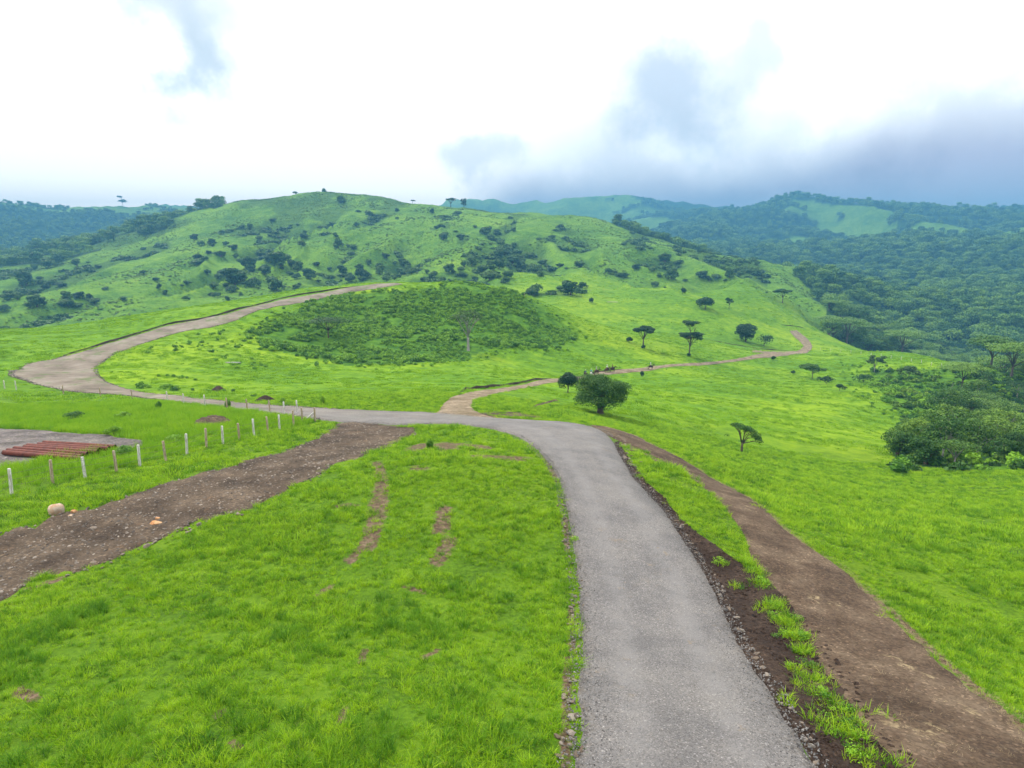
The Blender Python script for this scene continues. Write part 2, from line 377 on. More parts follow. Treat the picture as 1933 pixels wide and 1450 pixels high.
# ------------------------------------------------------------------ pixel-traced outlines turned into world outlines on the terrain
def smooth_chain(px_pts, sub=6):
    W = np.array([hit(*p) for p in px_pts])
    out = []
    for i in range(len(W) - 1):
        p0 = W[max(i-1, 0)]; p1 = W[i]; p2 = W[i+1]; p3 = W[min(i+2, len(W)-1)]
        for k in range(sub):
            t = k / sub
            out.append(.5 * ((2*p1) + (-p0+p2)*t + (2*p0-5*p1+4*p2-p3)*t*t + (-p0+3*p1-3*p2+p3)*t**3))
    out.append(W[-1]); return np.array(out)
POLYS = {}
def inpoly(x, y, poly):
    inside = np.zeros(np.shape(x), bool)
    j = len(poly) - 1
    mnx, mny = poly.min(0); mxx, mxy = poly.max(0)
    sel = (x >= mnx) & (x <= mxx) & (y >= mny) & (y <= mxy)
    if not sel.any(): return inside
    xs = x[sel]; ys = y[sel]; ins = np.zeros(xs.shape, bool)
    for i in range(len(poly)):
        xi, yi = poly[i]; xj, yj = poly[j]
        if yi != yj:
            ins ^= ((yi > ys) != (yj > ys)) & (xs < (xj - xi) * (ys - yi) / (yj - yi) + xi)
        j = i
    inside[sel] = ins; return inside
def strip(name, pairs, mat, label_kind='structure', edge=.12, off=.03, sub=8, ncross=16, lift=0.0, crown=0.0, seed=1):
    L = smooth_chain([p[0] for p in pairs], sub); R = smooth_chain([p[1] for p in pairs], sub)
    # refine along so steps stay fine
    def refine(A, B):
        oa, ob = [A[0]], [B[0]]
        for i in range(1, len(A)):
            d = max(np.linalg.norm(A[i]-A[i-1]), np.linalg.norm(B[i]-B[i-1])); r = np.linalg.norm(A[i])
            k = max(1, min(12, int(d / max(.25, r * .006))))
            for q in range(1, k+1): oa.append(A[i-1] + (A[i]-A[i-1]) * q/k); ob.append(B[i-1] + (B[i]-B[i-1]) * q/k)
        return np.array(oa), np.array(ob)
    L, R = refine(L, R)
    w = np.linalg.norm(L - R, axis=1, keepdims=True) + 1e-6; u = (R - L) / w
    r = np.linalg.norm(L, axis=1, keepdims=True)
    e = edge * np.clip(r / 25, 1, 4)
    eL = e * (fbm(L[:, :1] * 1.3 / np.clip(r/25,1,4), L[:, 1:] * 1.3 / np.clip(r/25,1,4), seed, 3) * 1.6); eR = e * (fbm(R[:, :1] * 1.3/ np.clip(r/25,1,4), R[:, 1:] * 1.3/ np.clip(r/25,1,4), seed + 5, 3) * 1.6)
    L = L + u * eL; R = R + u * eR
    s = np.linspace(0, 1, ncross)
    XY = L[:, None] * (1 - s[None, :, None]) + R[:, None] * s[None, :, None]
    rr = np.hypot(XY[..., 0], XY[..., 1])
    prof = (1 - (2*s - 1) ** 4)[None]
    Z = hgt(XY[..., 0], XY[..., 1]) + off + .0006 * rr + crown * prof + lift
    Z[:, 0] -= off * 2.5; Z[:, -1] -= off * 2.5
    V = np.dstack([XY, Z]).reshape(-1, 3); m_ = len(L)
    i = np.arange(m_ - 1)[:, None] * ncross + np.arange(ncross - 1)[None]
    f = np.stack([i, i+1, i+1+ncross, i+ncross], -1).reshape(-1, 4)
    # face up
    v = V[f[len(f)//2]]
    if np.cross(v[1]-v[0], v[2]-v[0])[2] < 0: f = f[:, ::-1]
    o = link(name, mesh_np(name, V, f, mat, attrs={'across': np.tile(s, m_)})); tag(o, kind=label_kind)
    POLYS[name if name not in POLYS else name + '_b'] = np.vstack([L, R[::-1]])
    return o, L, R
road_pairs = [((1050,1900),(1880,1900)),((1060,1650),(1690,1650)),((1072,1450),(1550,1450)),((1080,1380),(1512,1380)),((1084,1300),(1456,1300)),((1094,1200),(1396,1200)),((1084,1100),(1347,1100)),((1072,1000),(1285,1000)),
  ((1060,940),(1237,940)),((1045,895),(1198,895)),((1022,862),(1176,858)),((998,840),(1158,830)),((965,822),(1130,810)),((920,810),(1075,799)),((870,803),(1000,794)),((815,801),(910,788)),
  ((760,803),(840,782)),((700,801),(770,778)),((640,797),(700,775)),((590,791),(620,772)),((530,783),(550,768)),((450,774),(465,762)),((370,765),(385,755)),((310,756),(325,747)),((255,749),(268,741)),
  ((190,743),(225,731)),((120,737),(195,717)),((58,721),(180,703)),((22,705),(182,694)),((45,692),(190,684)),((100,679),(205,674)),((150,666),(240,659)),((200,651),(275,647)),((300,620),(325,631)),((380,603),(385,620)),((450,587),(455,601)),
  ((530,567),(535,577)),((640,547),(645,555)),((700,538),(705,546)),((745,535),(760,537))]
road, rL, rR = strip('gravel_road', road_pairs, M['road'], edge=.10, off=.05, crown=.05, seed=2, ncross=20)
rocky_pairs = [((-260,1100),(-260,1240)),((0,1014),(0,1130)),((66,995),(79,1091)),((120,972),(150,1078)),((189,955),(230,1055)),((275,928),(320,1014)),((364,899),(417,978)),((450,875),(497,951)),
  ((523,852),(575,903)),((583,832),(640,879)),((625,812),(700,856)),((640,802),(755,832)),((670,798),(790,810))]
rocky, kL, kR = strip('rocky_track', rocky_pairs, M['track_rocky'], edge=.50, off=.035, seed=9, ncross=28)
dirt_pairs = [((1112,803),(1135,805)),((1139,818),(1160,811)),((1172,834),(1190,820)),((1205,848),(1230,839)),((1240,866),(1275,860)),((1285,888),(1322,888)),((1345,940),(1410,936)),((1398,1005),(1483,1000)),((1420,1064),(1575,1064)),
  ((1483,1141),(1668,1148)),((1530,1233),(1765,1236)),((1590,1320),(1870,1325)),((1630,1383),(1945,1390)),((1690,1450),(2040,1460)),((1830,1620),(2300,1640)),((1960,1800),(2560,1840))]
dirt, dL, dR = strip('dirt_track', dirt_pairs, M['track_dark'], edge=.16, off=.035, seed=14, ncross=20)
ditch_pairs = [((1154,835),(1168,833)),((1188,895),(1206,892)),((1226,945),(1254,940)),((1268,1000),(1306,995)),((1330,1100),(1425,1078)),((1374,1200),(1545,1180)),((1434,1300),(1620,1292)),((1490,1380),(1670,1378)),((1530,1450),(1745,1452)),((1692,1650),(1930,1640)),((1880,1900),(2200,1880))]
ditch, tL, tR = strip('ditch_soil', ditch_pairs, M['soil_dark'], edge=.12, off=.018, seed=31, ncross=14)
trail_pairs = [((818,788),(962,795)),((832,771),(902,778)),((842,759),(887,762)),((866,746),(905,752)),((920,736),(940,741)),((1000,723),(1010,729)),((1050,715),(1055,721)),((1110,706),(1110,713)),((1160,700),(1160,707)),
  ((1230,692),(1232,699)),((1300,686),(1300,691)),((1400,676),(1400,681)),((1480,667),(1482,672)),((1509,661),(1524,666)),((1516,653),(1533,656)),((1508,644),(1527,643)),((1497,634),(1515,633)),((1491,625),(1504,624))]
trail, trL, trR = strip('trail', trail_pairs, M['trail'], edge=.10, off=.03, seed=41, ncross=12)
strip('trail', [((1420,661),(1420,665)),((1460,664),(1460,668)),((1500,663),(1500,669))], M['trail'], edge=.1, off=.03, seed=44, ncross=8)
strip('trail', [((880,784),(900,793)),((930,777),(940,790)),((980,779),(985,791)),((1020,786),(1022,790))], M['track_dark'], edge=.2, off=.02, seed=45, ncross=10)
strip('trail', [((1000,772),(1003,774)),((1015,763),(1022,765)),((1045,754),(1052,756))], M['track_dark'], edge=.1, off=.02, seed=46, ncross=6)
yard, yL, yR = strip('bare_yard', [((-140,800),(-140,905)),((0,808),(0,885)),((60,813),(60,872)),((120,818),(120,862)),((180,822),(180,852)),((235,828),(235,846)),((275,833),(270,842))], M['yard'], edge=.5, off=.03, seed=51, ncross=30)

def capsule_mask(x, y, segs):
    m_ = np.zeros(np.shape(x))
    for (a, b, ra, rb) in segs:
        d = b - a; L2 = max((d**2).sum(), 1e-6)
        t = np.clip(((x - a[0]) * d[0] + (y - a[1]) * d[1]) / L2, 0, 1)
        dist = np.hypot(x - a[0] - t * d[0], y - a[1] - t * d[1]); rad = ra + (rb - ra) * t
        m_ = np.maximum(m_, 1 - sstep(rad * .35, rad * 1.5, dist))
    return m_
soil_px = [((712,872),(722,905),.35,.4),((722,905),(716,960),.4,.6),((716,960),(695,1035),.55,.45),((640,955),(668,955),.3,.3),((785,883),(800,886),.6,.5),
  ((838,960),(832,1000),.45,.55),((850,1020),(825,1062),.45,.4),((600,1122),(625,1108),.16,.18),((835,838),(850,848),1.0,.8),((780,850),(795,840),.8,.8),((900,862),(985,866),.7,.8),((860,838),(915,845),.6,.8),
  ((765,1108),(800,1118),.18,.18),((800,1242),(825,1228),.14,.14),((688,1228),(682,1250),.16,.16),((652,1335),(642,1365),.13,.12),((35,1303),(65,1322),.2,.2),((405,1355),(420,1340),.14,.14),((440,1400),(450,1410),.12,.14),((1078,1150),(1080,1230),.14,.14),((1072,1240),(1066,1450),.16,.14),((1068,980),(1070,1040),.15,.15),((1030,850),(1050,900),.5,.4),
  ((120,1090),(60,1110),.3,.3),((700,1010),(660,1060),.3,.3),((1180,838),(1240,870),.5,.7),((390,795),(410,797),.6,.6),((1480,1000),(1680,1150),.2,.2),((1680,1150),(1933,1375),.2,.2)]
SOIL = [(hit(*a), hit(*b), ra, rb) for a, b, ra, rb in soil_px]

def pxpoly(px, py, poly): return inpoly(px, py, np.array(poly, float))
MOUND = [(560,575),(640,560),(760,545),(860,532),(960,545),(1030,585),(1090,632),(1040,648),(960,660),(900,672),(800,682),(700,690),(640,682),(560,665),(500,650),(480,620)]
def gully(X, Y): return 1 - np.abs(fbm(X / 62 + .45 * fbm(X / 90, Y / 90, 8, 2), Y / 300, 21, 3)) * 2.6
def masks(X, Y, Z):
    px, py, t = project(X, Y, Z)
    soft = 34 * fbm(X / 16, Y / 16, 71, 5)
    lush = (pxpoly(px + soft, py + soft * .6, MOUND) & (t > 120) & (t < 300)).astype(float)
    sel = pxpoly(px + soft, py + soft*.5, [(1640,700),(1750,700),(1933,690),(1990,930),(1700,900),(1700,800)]) & (t > 78) & (t < 260)
    lush = np.maximum(lush, sel * .9)
    sel = pxpoly(px + soft, py + soft*.5, [(1480,640),(1560,660),(1700,670),(1880,700),(1700,720),(1640,740),(1560,735),(1510,700)]) & (t > 150) & (t < 300)
    lush = np.maximum(lush, sel * .0)
    n1 = fbm(X / 130, Y / 130, 91, 4)
    wood = np.zeros(np.shape(X))
    w_ = 75 * fbm(X / 60, Y / 60, 72, 4)
    right = pxpoly(px + w_, py + w_ * .3, [(1510,520),(1570,500),(1690,490),(1960,480),(2400,480),(2400,1000),(1950,935),(1700,905),(1690,860),(1800,790),(1850,720),(1885,700),(1700,662),(1610,645),(1590,600),(1560,560)]) & (t > 82)
    right &= ~((t < 330) & pxpoly(px, py, [(1400,560),(1500,600),(1580,642),(1700,662),(1895,702),(1800,700),(1640,780),(1690,900),(1400,900)]))
    right |= (px + 1.6 * w_ > 1180) & (py < 500) & (t > 880)
    right |= (px > 1560) & (t > 430)
    wood = np.maximum(wood, right.astype(float))
    left = (px < 420) & (t > 950)
    left |= pxpoly(px + w_, py + w_*.3, [(-200,455),(120,440),(260,425),(330,415),(250,445),(160,480),(0,500),(-200,520)]) & (t > 700)
    wood = np.maximum(wood, left.astype(float))
    # clearings on far slopes
    clear = (t > 1500) & (px > 900) & ((fbm(X / 260, Y / 200, 95, 4) > .30) | (pxpoly(px + w_ * .25, py + w_ * .05, [(1470,396),(1505,378),(1560,384),(1690,394),(1670,404),(1540,405)]) & (fbm(X / 90, Y / 90, 99, 4) > -.15)))
    clear |= (t > 1900) & (px < 500) & (fbm(X / 220, Y / 160, 96, 4) > -.08)
    wood = np.where(clear, wood * .15, wood)
    wood = np.maximum(wood, ((t > 560) & (t < 1000) & (px < 1500) & (fbm(X / 45, Y / 90, 97, 3) > .38)) * .55)
    gl = gully(X, Y); gz = ((t > 400) & (t < 1050) & ((px < 1100) | (t > 600)) & (px < 1450)) * (1 - sstep(.12, .42, gl + .55 * fbm(X / 22, Y / 22, 98, 4))); wood = np.maximum(wood, .55 * gz)
    wq = sstep(900, 1000, px) * (1 - sstep(1700, 1900, px)); rq = np.hypot(X, Y)
    hill = sstep(300, 460, rq) * (1 - wq) + sstep(430, 640, rq) * wq
    soil = capsule_mask(X, Y, SOIL)
    return soil, lush, wood, hill

# ------------------------------------------------------------------ ditch carved beside the road, then the ground sheet
cent = (tL + tR) / 2; wid = np.linalg.norm(tL - tR, axis=1)
selg = (RG < 70) & (np.abs(AG) < .86) & (XG > 0)
xs, ys = XG[selg], YG[selg]; dmin = np.full(xs.shape, 9.); ww = np.ones(xs.shape)
for i in range(0, len(cent), 2):
    d = np.hypot(xs - cent[i, 0], ys - cent[i, 1]); k = d < dmin; dmin[k] = d[k]; ww[k] = wid[i]
dz = -.16 * np.exp(-(dmin / (ww * .30 + .05)) ** 2) * np.clip(ww / .8, 0, 1)
ZG[selg] += dz
# re-seat strips near the ditch
for ob, nm in ((ditch, 0), (dirt, 0), (road, 0)):
    me = ob.data; V = np.empty(len(me.vertices) * 3, np.float32); me.vertices.foreach_get('co', V); V = V.reshape(-1, 3)
    for i0 in range(0, len(V), 50000):
        v = V[i0:i0+50000]; d = np.full(len(v), 9.); w2 = np.ones(len(v))
        near = np.hypot(v[:, 0], v[:, 1]) < 75
        for i in range(0, len(cent), 2):
            dd = np.hypot(v[:, 0] - cent[i, 0], v[:, 1] - cent[i, 1]); k = dd < d; d[k] = dd[k]; w2[k] = wid[i]
        v[:, 2] += np.where(near, -.16 * np.exp(-(d / (w2 * .30 + .05)) ** 2) * np.clip(w2 / .8, 0, 1), 0)
        V[i0:i0+50000] = v
    me.vertices.foreach_set('co', V.ravel()); me.update()
soil_, lush_, wood_, hill_ = masks(XG.ravel(), YG.ravel(), ZG.ravel())
na, nl = XG.shape
ii = np.arange(na - 1)[:, None] * nl + np.arange(nl - 1)[None]
fc = np.stack([ii, ii + nl, ii + nl + 1, ii + 1], -1).reshape(-1, 4)[:, ::-1]
v = np.c_[XG.ravel(), YG.ravel(), ZG.ravel()]
f0 = v[fc[len(fc)//2]]
if np.cross(f0[1]-f0[0], f0[2]-f0[0])[2] < 0: fc = fc[:, ::-1]
gm = mesh_np('ground', v, fc, M['ground'], attrs={'mask': np.c_[soil_, lush_, wood_, np.ones(len(soil_))], 'hill': hill_})
ground = link('ground', gm); tag(ground, kind='structure')
# small cap right below the camera
r0 = math.exp(LR[0]); capv = [(0, 0, float(ZG[:, 0].mean()))] + [(float(XG[i, 0]), float(YG[i, 0]), float(ZG[i, 0])) for i in range(0, na, 8)]
# ------------------------------------------------------------------ plants as meshes
def blades(n, rad, hmin, hmax, width, lean, seed, mat, name, segs=2, dome=0.0):
    r = np.random.default_rng(seed)
    ang = r.uniform(0, 2*PI, n); rr = rad * np.sqrt(r.uniform(0, 1, n)); bx = rr * np.cos(ang); by = rr * np.sin(ang)
    h = r.uniform(hmin, hmax, n) * (1 - dome * (rr / rad) ** 2); la = ang + r.normal(0, .9, n); ln = r.uniform(.2, 1, n) * lean * h
    fa = r.uniform(0, PI, n); wx = np.cos(fa) * width / 2; wy = np.sin(fa) * width / 2
    V, Fq, A = [], [], []
    for k in range(n):
        b = len(V); lv = r.uniform()
        for s_ in range(segs + 1):
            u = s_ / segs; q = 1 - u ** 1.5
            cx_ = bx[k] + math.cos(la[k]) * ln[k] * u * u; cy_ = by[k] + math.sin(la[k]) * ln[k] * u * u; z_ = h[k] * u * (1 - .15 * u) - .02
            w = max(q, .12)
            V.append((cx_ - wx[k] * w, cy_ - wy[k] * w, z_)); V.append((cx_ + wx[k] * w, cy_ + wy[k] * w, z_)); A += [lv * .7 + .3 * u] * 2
        for s_ in range(segs): q0 = b + 2 * s_; Fq.append((q0, q0+1, q0+3, q0+2))
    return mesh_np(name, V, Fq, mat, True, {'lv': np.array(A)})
def leafcloud(clumps, n, size, seed, out=None, flat=.25, aspect=.6):
    """clumps: (x,y,z,rx,ry,rz); n leaf quads on their outer shells"""
    r = np.random.default_rng(seed); C = np.array(clumps, float)
    wgt = (C[:, 3] * C[:, 4]) ** .5 * C[:, 5] ** .5; wgt = wgt ** 1.6; wgt /= wgt.sum()
    k = r.choice(len(C), n, p=wgt)
    d = r.normal(size=(n, 3)); d /= np.linalg.norm(d, axis=1, keepdims=True)
    d[:, 2] = np.where((d[:, 2] < 0) & (r.uniform(size=n) < .6), -d[:, 2], d[:, 2])
    rad = .55 + .5 * r.uniform(size=n) ** .6 
    c = C[k, :3] + d * C[k, 3:6] * rad[:, None]
    nrm = d / C[k, 3:6] * C[k, 3:6].mean(1, keepdims=True) + r.normal(size=(n, 3)) * .55; nrm[:, 2] += flat
    nrm /= np.linalg.norm(nrm, axis=1, keepdims=True)
    t = np.cross(nrm, r.normal(size=(n, 3))); t /= np.linalg.norm(t, axis=1, keepdims=True) + 1e-9
    b = np.cross(nrm, t); s_ = size * r.uniform(.6, 1.35, n)[:, None]
    a = t * s_ * .5; bb = b * s_ * aspect * .5
    V = np.stack([c - a, c - bb * 1.0, c + a, c + bb * 1.0], 1).reshape(-1, 3)
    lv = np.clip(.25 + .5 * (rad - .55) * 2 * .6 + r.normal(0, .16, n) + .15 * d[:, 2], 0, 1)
    Fq = np.arange(4 * n).reshape(n, 4)
    return V, Fq, np.repeat(lv, 4)
def crown_mesh(name, clumps, n, size, seed, mat, **kw):
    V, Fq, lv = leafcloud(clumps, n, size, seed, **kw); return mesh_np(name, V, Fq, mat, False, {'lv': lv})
def wood_mesh(name, H, trunk_r, forkz, ends, mat, seed, lean=(0, 0), sub=True, n=7):
    r = random.Random(seed); m = MB()
    fx, fy = lean[0] * forkz / H, lean[1] * forkz / H
    m.tube([(0, 0, -.4), (0, 0, 0), (fx * .4 + r.uniform(-.1, .1) * trunk_r, fy * .4, forkz * .5), (fx, fy, forkz)], [trunk_r * 1.7, trunk_r * 1.35, trunk_r, trunk_r * .85], n)
    for e in ends:
        ex, ey, ez = e[:3]; st = forkz * r.uniform(.75, 1.0); sx, sy = fx * st / forkz, fy * st / forkz
        mid = (sx + (ex - sx) * .45 + r.uniform(-.06, .06) * H, sy + (ey - sy) * .45 + r.uniform(-.06, .06) * H, st + (ez - st) * .62)
        m.tube([(sx, sy, st - trunk_r * .5), mid, (ex, ey, ez)], [trunk_r * .55, trunk_r * .32, trunk_r * .12], 5)
        if sub:
            for q in range(3):
                a = r.uniform(0, 2*PI); l = r.uniform(.08, .16) * H
                m.tube([mid, ((mid[0]+ex)/2 + math.cos(a)*l, (mid[1]+ey)/2 + math.sin(a)*l, (mid[2]+ez)/2 + l*.6)], [trunk_r * .22, trunk_r * .05], 4)
    return m.mesh(name, mat)
def tree_kind(kind, H, W, seed, leaf, nleaf, lm, bm, nc=12):
    """returns (trunk mesh, crown mesh); H height, W crown width"""
    r = random.Random(seed); R = W / 2; cl = []
    if kind == 'umbrella':
        for k in range(nc):
            a = 2*PI*k/nc*2.4 + r.uniform(-.4, .4); q = R * math.sqrt((k + .4) / nc) * .80
            s_ = R * r.uniform(.26, .42)
            cl.append((q*math.cos(a), q*math.sin(a), H*(.90 - .20*(q/R)**2) + r.uniform(-.05, .04)*H, s_, s_, H*r.uniform(.06, .10)))
        fork = .42 * H
    elif kind == 'round':
        for k in range(nc):
            z = r.uniform(-.9, .95); a = r.uniform(0, 2*PI); q = math.sqrt(max(0, 1-.7*z*z)) * r.uniform(.4, .75)
            s_ = R * r.uniform(.28, .48)
            cl.append((q*R*math.cos(a), q*R*math.sin(a), H*.50 + z*H*.34, s_, s_, s_ * .7))
        cl.append((0, 0, H*.58, R*.6, R*.6, H*.28)); fork = .25 * H
    elif kind == 'dome':
        for k in range(nc):
            z = r.uniform(-.62, .95); a = r.uniform(0, 2*PI); q = math.sqrt(max(0, 1-(1.05 if z > 0 else .8)*z*z)) * r.uniform(.5, .84)
            s_ = R * r.uniform(.22, .34)
            cl.append((q*R*math.cos(a), q*R*math.sin(a), H*.53 + z*H*.36, s_, s_, s_ * .72))
        cl.append((0, 0, H*.55, R*.5, R*.5, H*.2)); fork = .20 * H
    elif kind == 'sparse':
        for k in range(nc):
            a = r.uniform(0, 2*PI); q = R * r.uniform(.15, .85); s_ = R * r.uniform(.18, .3)
            cl.append((q*math.cos(a), q*math.sin(a), H*r.uniform(.55, .92), s_, s_, s_*.5))
        fork = .4 * H
    elif kind == 'tiered':
        for k in range(nc):
            a = r.uniform(0, 2*PI)
            if k % 3: q = R * r.uniform(.2, .75); zz = r.uniform(.46, .62)
            else: q = R * r.uniform(.05, .45); zz = r.uniform(.82, .93)
            s_ = R * r.uniform(.25, .36); cl.append((q*math.cos(a), q*math.sin(a), H*zz, s_, s_, s_*.38))
        fork = .34 * H
    elif kind == 'wind':
        for k in range(nc):
            u = r.uniform(0, 1); s_ = R * r.uniform(.16, .30)
            cl.append((R*(-.55 + 1.5*u), r.uniform(-.45, .45)*R, H*(.90 - .42*u*u) - r.uniform(0, .16)*H, s_, s_, s_*.6))
        cl.append((-R*.9, 0, H*.52, R*.16, R*.16, R*.08)); cl.append((R*.95, 0, H*.40, R*.2, R*.2, R*.1)); fork = .30 * H
    elif kind == 'bushy':
        for k in range(nc + 3):
            a = r.uniform(0, 2*PI); q = R * r.uniform(0, .72); s_ = R * r.uniform(.3, .45)
            cl.append((q*math.cos(a), q*math.sin(a), H*(.22 + .46*(1-(q/R)**2)) + r.uniform(-.08, .08)*H, s_, s_, H*r.uniform(.22, .32)))
        fork = .15 * H
    ends = r.sample(cl, min(len(cl), 9 if kind in ('umbrella', 'sparse', 'dome', 'tiered', 'wind') else 5))
    tr = H * {'umbrella': .028, 'round': .035, 'dome': .075, 'sparse': .02, 'tiered': .018, 'wind': .032, 'bushy': .03}[kind]
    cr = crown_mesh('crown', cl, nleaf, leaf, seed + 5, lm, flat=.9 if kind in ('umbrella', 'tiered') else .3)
    return wood_mesh('trunk', H, tr, fork, ends, bm, seed), cr
def plant_tree(tm, x, y, label, cat='tree', group=None, rz=0., sc=1., name='tree', sink=.0, szx=None):
    e = empty(name, (float(x), float(y), float(hgt(x, y)) - sink), rz, sc)
    if szx: e.scale = szx
    tag(e, label, cat, group); link('trunk', tm[0], e); link('crown', tm[1], e); return e

def loc_of(px, py, tmin=4): p = hit(px, py, tmin); z = float(hgt(*p)); t = float(project(p[0], p[1], z)[2]); return p, z, t
# ---- named single trees: (px, py base, height px, width px, kind, leaf mat, bark, label, nleaf, name)
singles = [
 (1133,782,78,112,'dome','leaf_a','bark','large domed spreading tree on the meadow just beyond the grey road bend',32000,'spreading_tree',54),
 (1072,741,38,50,'bushy','leaf_b','bark','small dark rounded tree beside the trail, left of the large domed tree',7000,'round_tree',14),
 (1400,853,64,66,'wind','leaf_a','bark','small windblown tree leaning right, alone on the open slope right of the road',2800,'windblown_tree',26),
 (1214,656,42,42,'umbrella','leaf_b','bark','small umbrella-shaped tree on bare stem, in meadow above the rider with white shirt',5000,'umbrella_tree',11),
 (1301,672,70,54,'tiered','leaf_b','bark','tall thin tree with two separate tiers of foliage above the trail',6000,'tiered_tree',18),
 (1407,645,34,40,'round','leaf_b','bark','dense dark round tree standing beside low bushes in the far meadow',6000,'round_tree',15),
 (1331,584,25,36,'bushy','leaf_b','bark','dark compact leaning tree on upper meadow, wider than its spindly neighbour',4000,'round_tree',12),
 (1376,584,23,22,'sparse','leaf_a','bark','spindly small tree on upper meadow just right of a dark compact one',2500,'sparse_tree',10),
 (1477,572,27,36,'umbrella','leaf_a','bark','flat-topped tree near the crest of the far meadow',4000,'umbrella_tree',12),
 (620,638,40,92,'umbrella','leaf_a','bark','very wide low umbrella tree on the left flank of the shrubby mound',3600,'umbrella_tree',20),
 (884,662,78,66,'umbrella','leaf_d','pale_bark','tall pale-stemmed tree with thin see-through crown on the front of the mound',2200,'pale_tree',16),
 (1650,704,36,42,'sparse','leaf_d','pale_bark','pale thin-crowned small tree on the sunny right-hand knoll',2600,'pale_tree',12),
 (1533,715,28,58,'sparse','leaf_a','bark','low straggly leaning tree where the knoll begins, right of the trail',3500,'straggly_tree',14),
 (1815,735,52,84,'umbrella','leaf_c','bark','broad flat-crowned tree at the top edge of the right-hand thicket',8000,'umbrella_tree',18),
 (1715,716,24,44,'sparse','leaf_d','bark','small sparse flat tree at the left tip of the right-hand thicket',2500,'sparse_tree',12),
 (1794,742,26,7,'sparse','leaf_d','pale_bark','bleached bare snag standing upright in the right-hand thicket',60,'dead_tree',3),
]
hpos = []
for i, (px, py, hp, wp, kind, lm, bm, lab, nl_, nm, nc) in enumerate(singles):
    p, z, t = loc_of(px, py)
    tm = tree_kind(kind, hp * t / F, wp * t / F, 100 + i, max(.10, t / F * 2.3), nl_, M[lm], M[bm], nc)
    plant_tree(tm, p[0], p[1], lab, 'tree', name=nm, rz=(0 if kind == 'wind' else random.uniform(0, 6.28)), sink=.05)
    hpos.append((p[0], p[1]))
# small bushes
bushes = [(1442,653,21,38,'low wide dark bush right of the dense round meadow tree'),(1188,646,9,14,'tiny bush left of the small umbrella-shaped meadow tree'),
 (1288,556,12,16,'small bush on the fence line at the far crest of the meadow'),(1117,572,9,11,'tiny lone bush on the meadow slope right of the mound'),
 (1212,712,10,11,'small weed bush on the near edge of the trail below the riders'),(1460,680,7,12,'small bush on the near side of the trail, close to its bend'),
 (1300,673,6,9,'tuft of leaves at the foot of the tall two-tiered tree'),(1214,658,6,8,'tuft of leaves at the foot of the small umbrella-shaped tree'),
 (1560,725,14,34,'low spreading bush below the straggly leaning tree on the knoll'),(1585,738,12,26,'low bush farther down the knoll towards the right-hand thicket'),
 (1630,722,16,40,'bright green bush on the knoll below the pale thin-crowned tree'),(1498,706,6,10,'tiny bush at the left foot of the knoll'),
 (812,849,18,14,'dark upright weed growing from bare soil at the head of the grass island'),
 (430,772,16,16,'dark leafy bush behind the rear fence beside the road'),(535,765,14,16,'dark weed bush on the far verge of the road above the fence corner'),(610,764,15,11,'narrow upright weed bush on the far road verge right of the fence corner'),
 (140,795,17,50,'wide dark weed clump in the tall grass behind the fence'),(235,792,14,32,'dark weed clump in the tall grass left of the soil heap'),(300,775,16,14,'upright weed at the far edge of the tall grass'),
 (235,862,20,34,'dark weed clump directly behind the second row of fence posts'),(330,836,14,40,'weed clump hiding the foot of the dark soil heap'),(215,822,16,34,'leafy weed clump at the edge of the bare yard')]
for i, (px, py, hp, wp, lab) in enumerate(bushes):
    p, z, t = loc_of(px, py)
    tm = tree_kind('bushy', hp * t / F * 1.1, wp * t / F, 300 + i, max(.09, t / F * 2.0), 1500 if t < 100 else 900, M['shrub' if t < 100 else 'leaf_b'], M['bark'], 9)
    plant_tree(tm, p[0], p[1], lab, 'bush', name='bush', rz=random.uniform(0, 6))

# ---- skyline trees
for (px, py, hp, wp, kind, lab) in [(232,391,19,24,'tiered','lone flat-topped tree standing out on the hazy left skyline'),
   (851,394,17,22,'umbrella','left one of two dark trees on the saddle of the big hill'),(876,394,16,16,'round','rounder, right one of two dark trees on the saddle of the big hill'),
   (779,382,7,10,'umbrella','tiny flat tree on the crest of the big hill left of the saddle'),(612,362,6,8,'round','tiny bush on the very summit of the big hill'),(558,366,5,12,'bushy','low dark scrub on the summit crest left of the tiny summit bush'),
   (391,394,6,9,'sparse','small pale tree where the left crest of the big hill meets the sky')]:
    bestp = None
    d0 = ray(px, py)
    # walk to the crest in this direction
    tt = np.exp(np.linspace(math.log(700), math.log(3000 if px < 300 else 1200), 900)); hz = (hgt(d0[0]/d0[1]*tt, tt) - CZ) / np.hypot(d0[0]/d0[1]*tt, tt)
    k = int(np.argmax(hz)); x_, y_ = d0[0]/d0[1]*tt[k], tt[k]
    t = tt[k]
    tm = tree_kind(kind, hp * t / F, wp * t / F, 500 + px, t / F * 1.7, 900, M['leaf_h'], M['bark'], 9)
    plant_tree(tm, x_, y_, lab, 'tree', name='skyline_tree', rz=0)

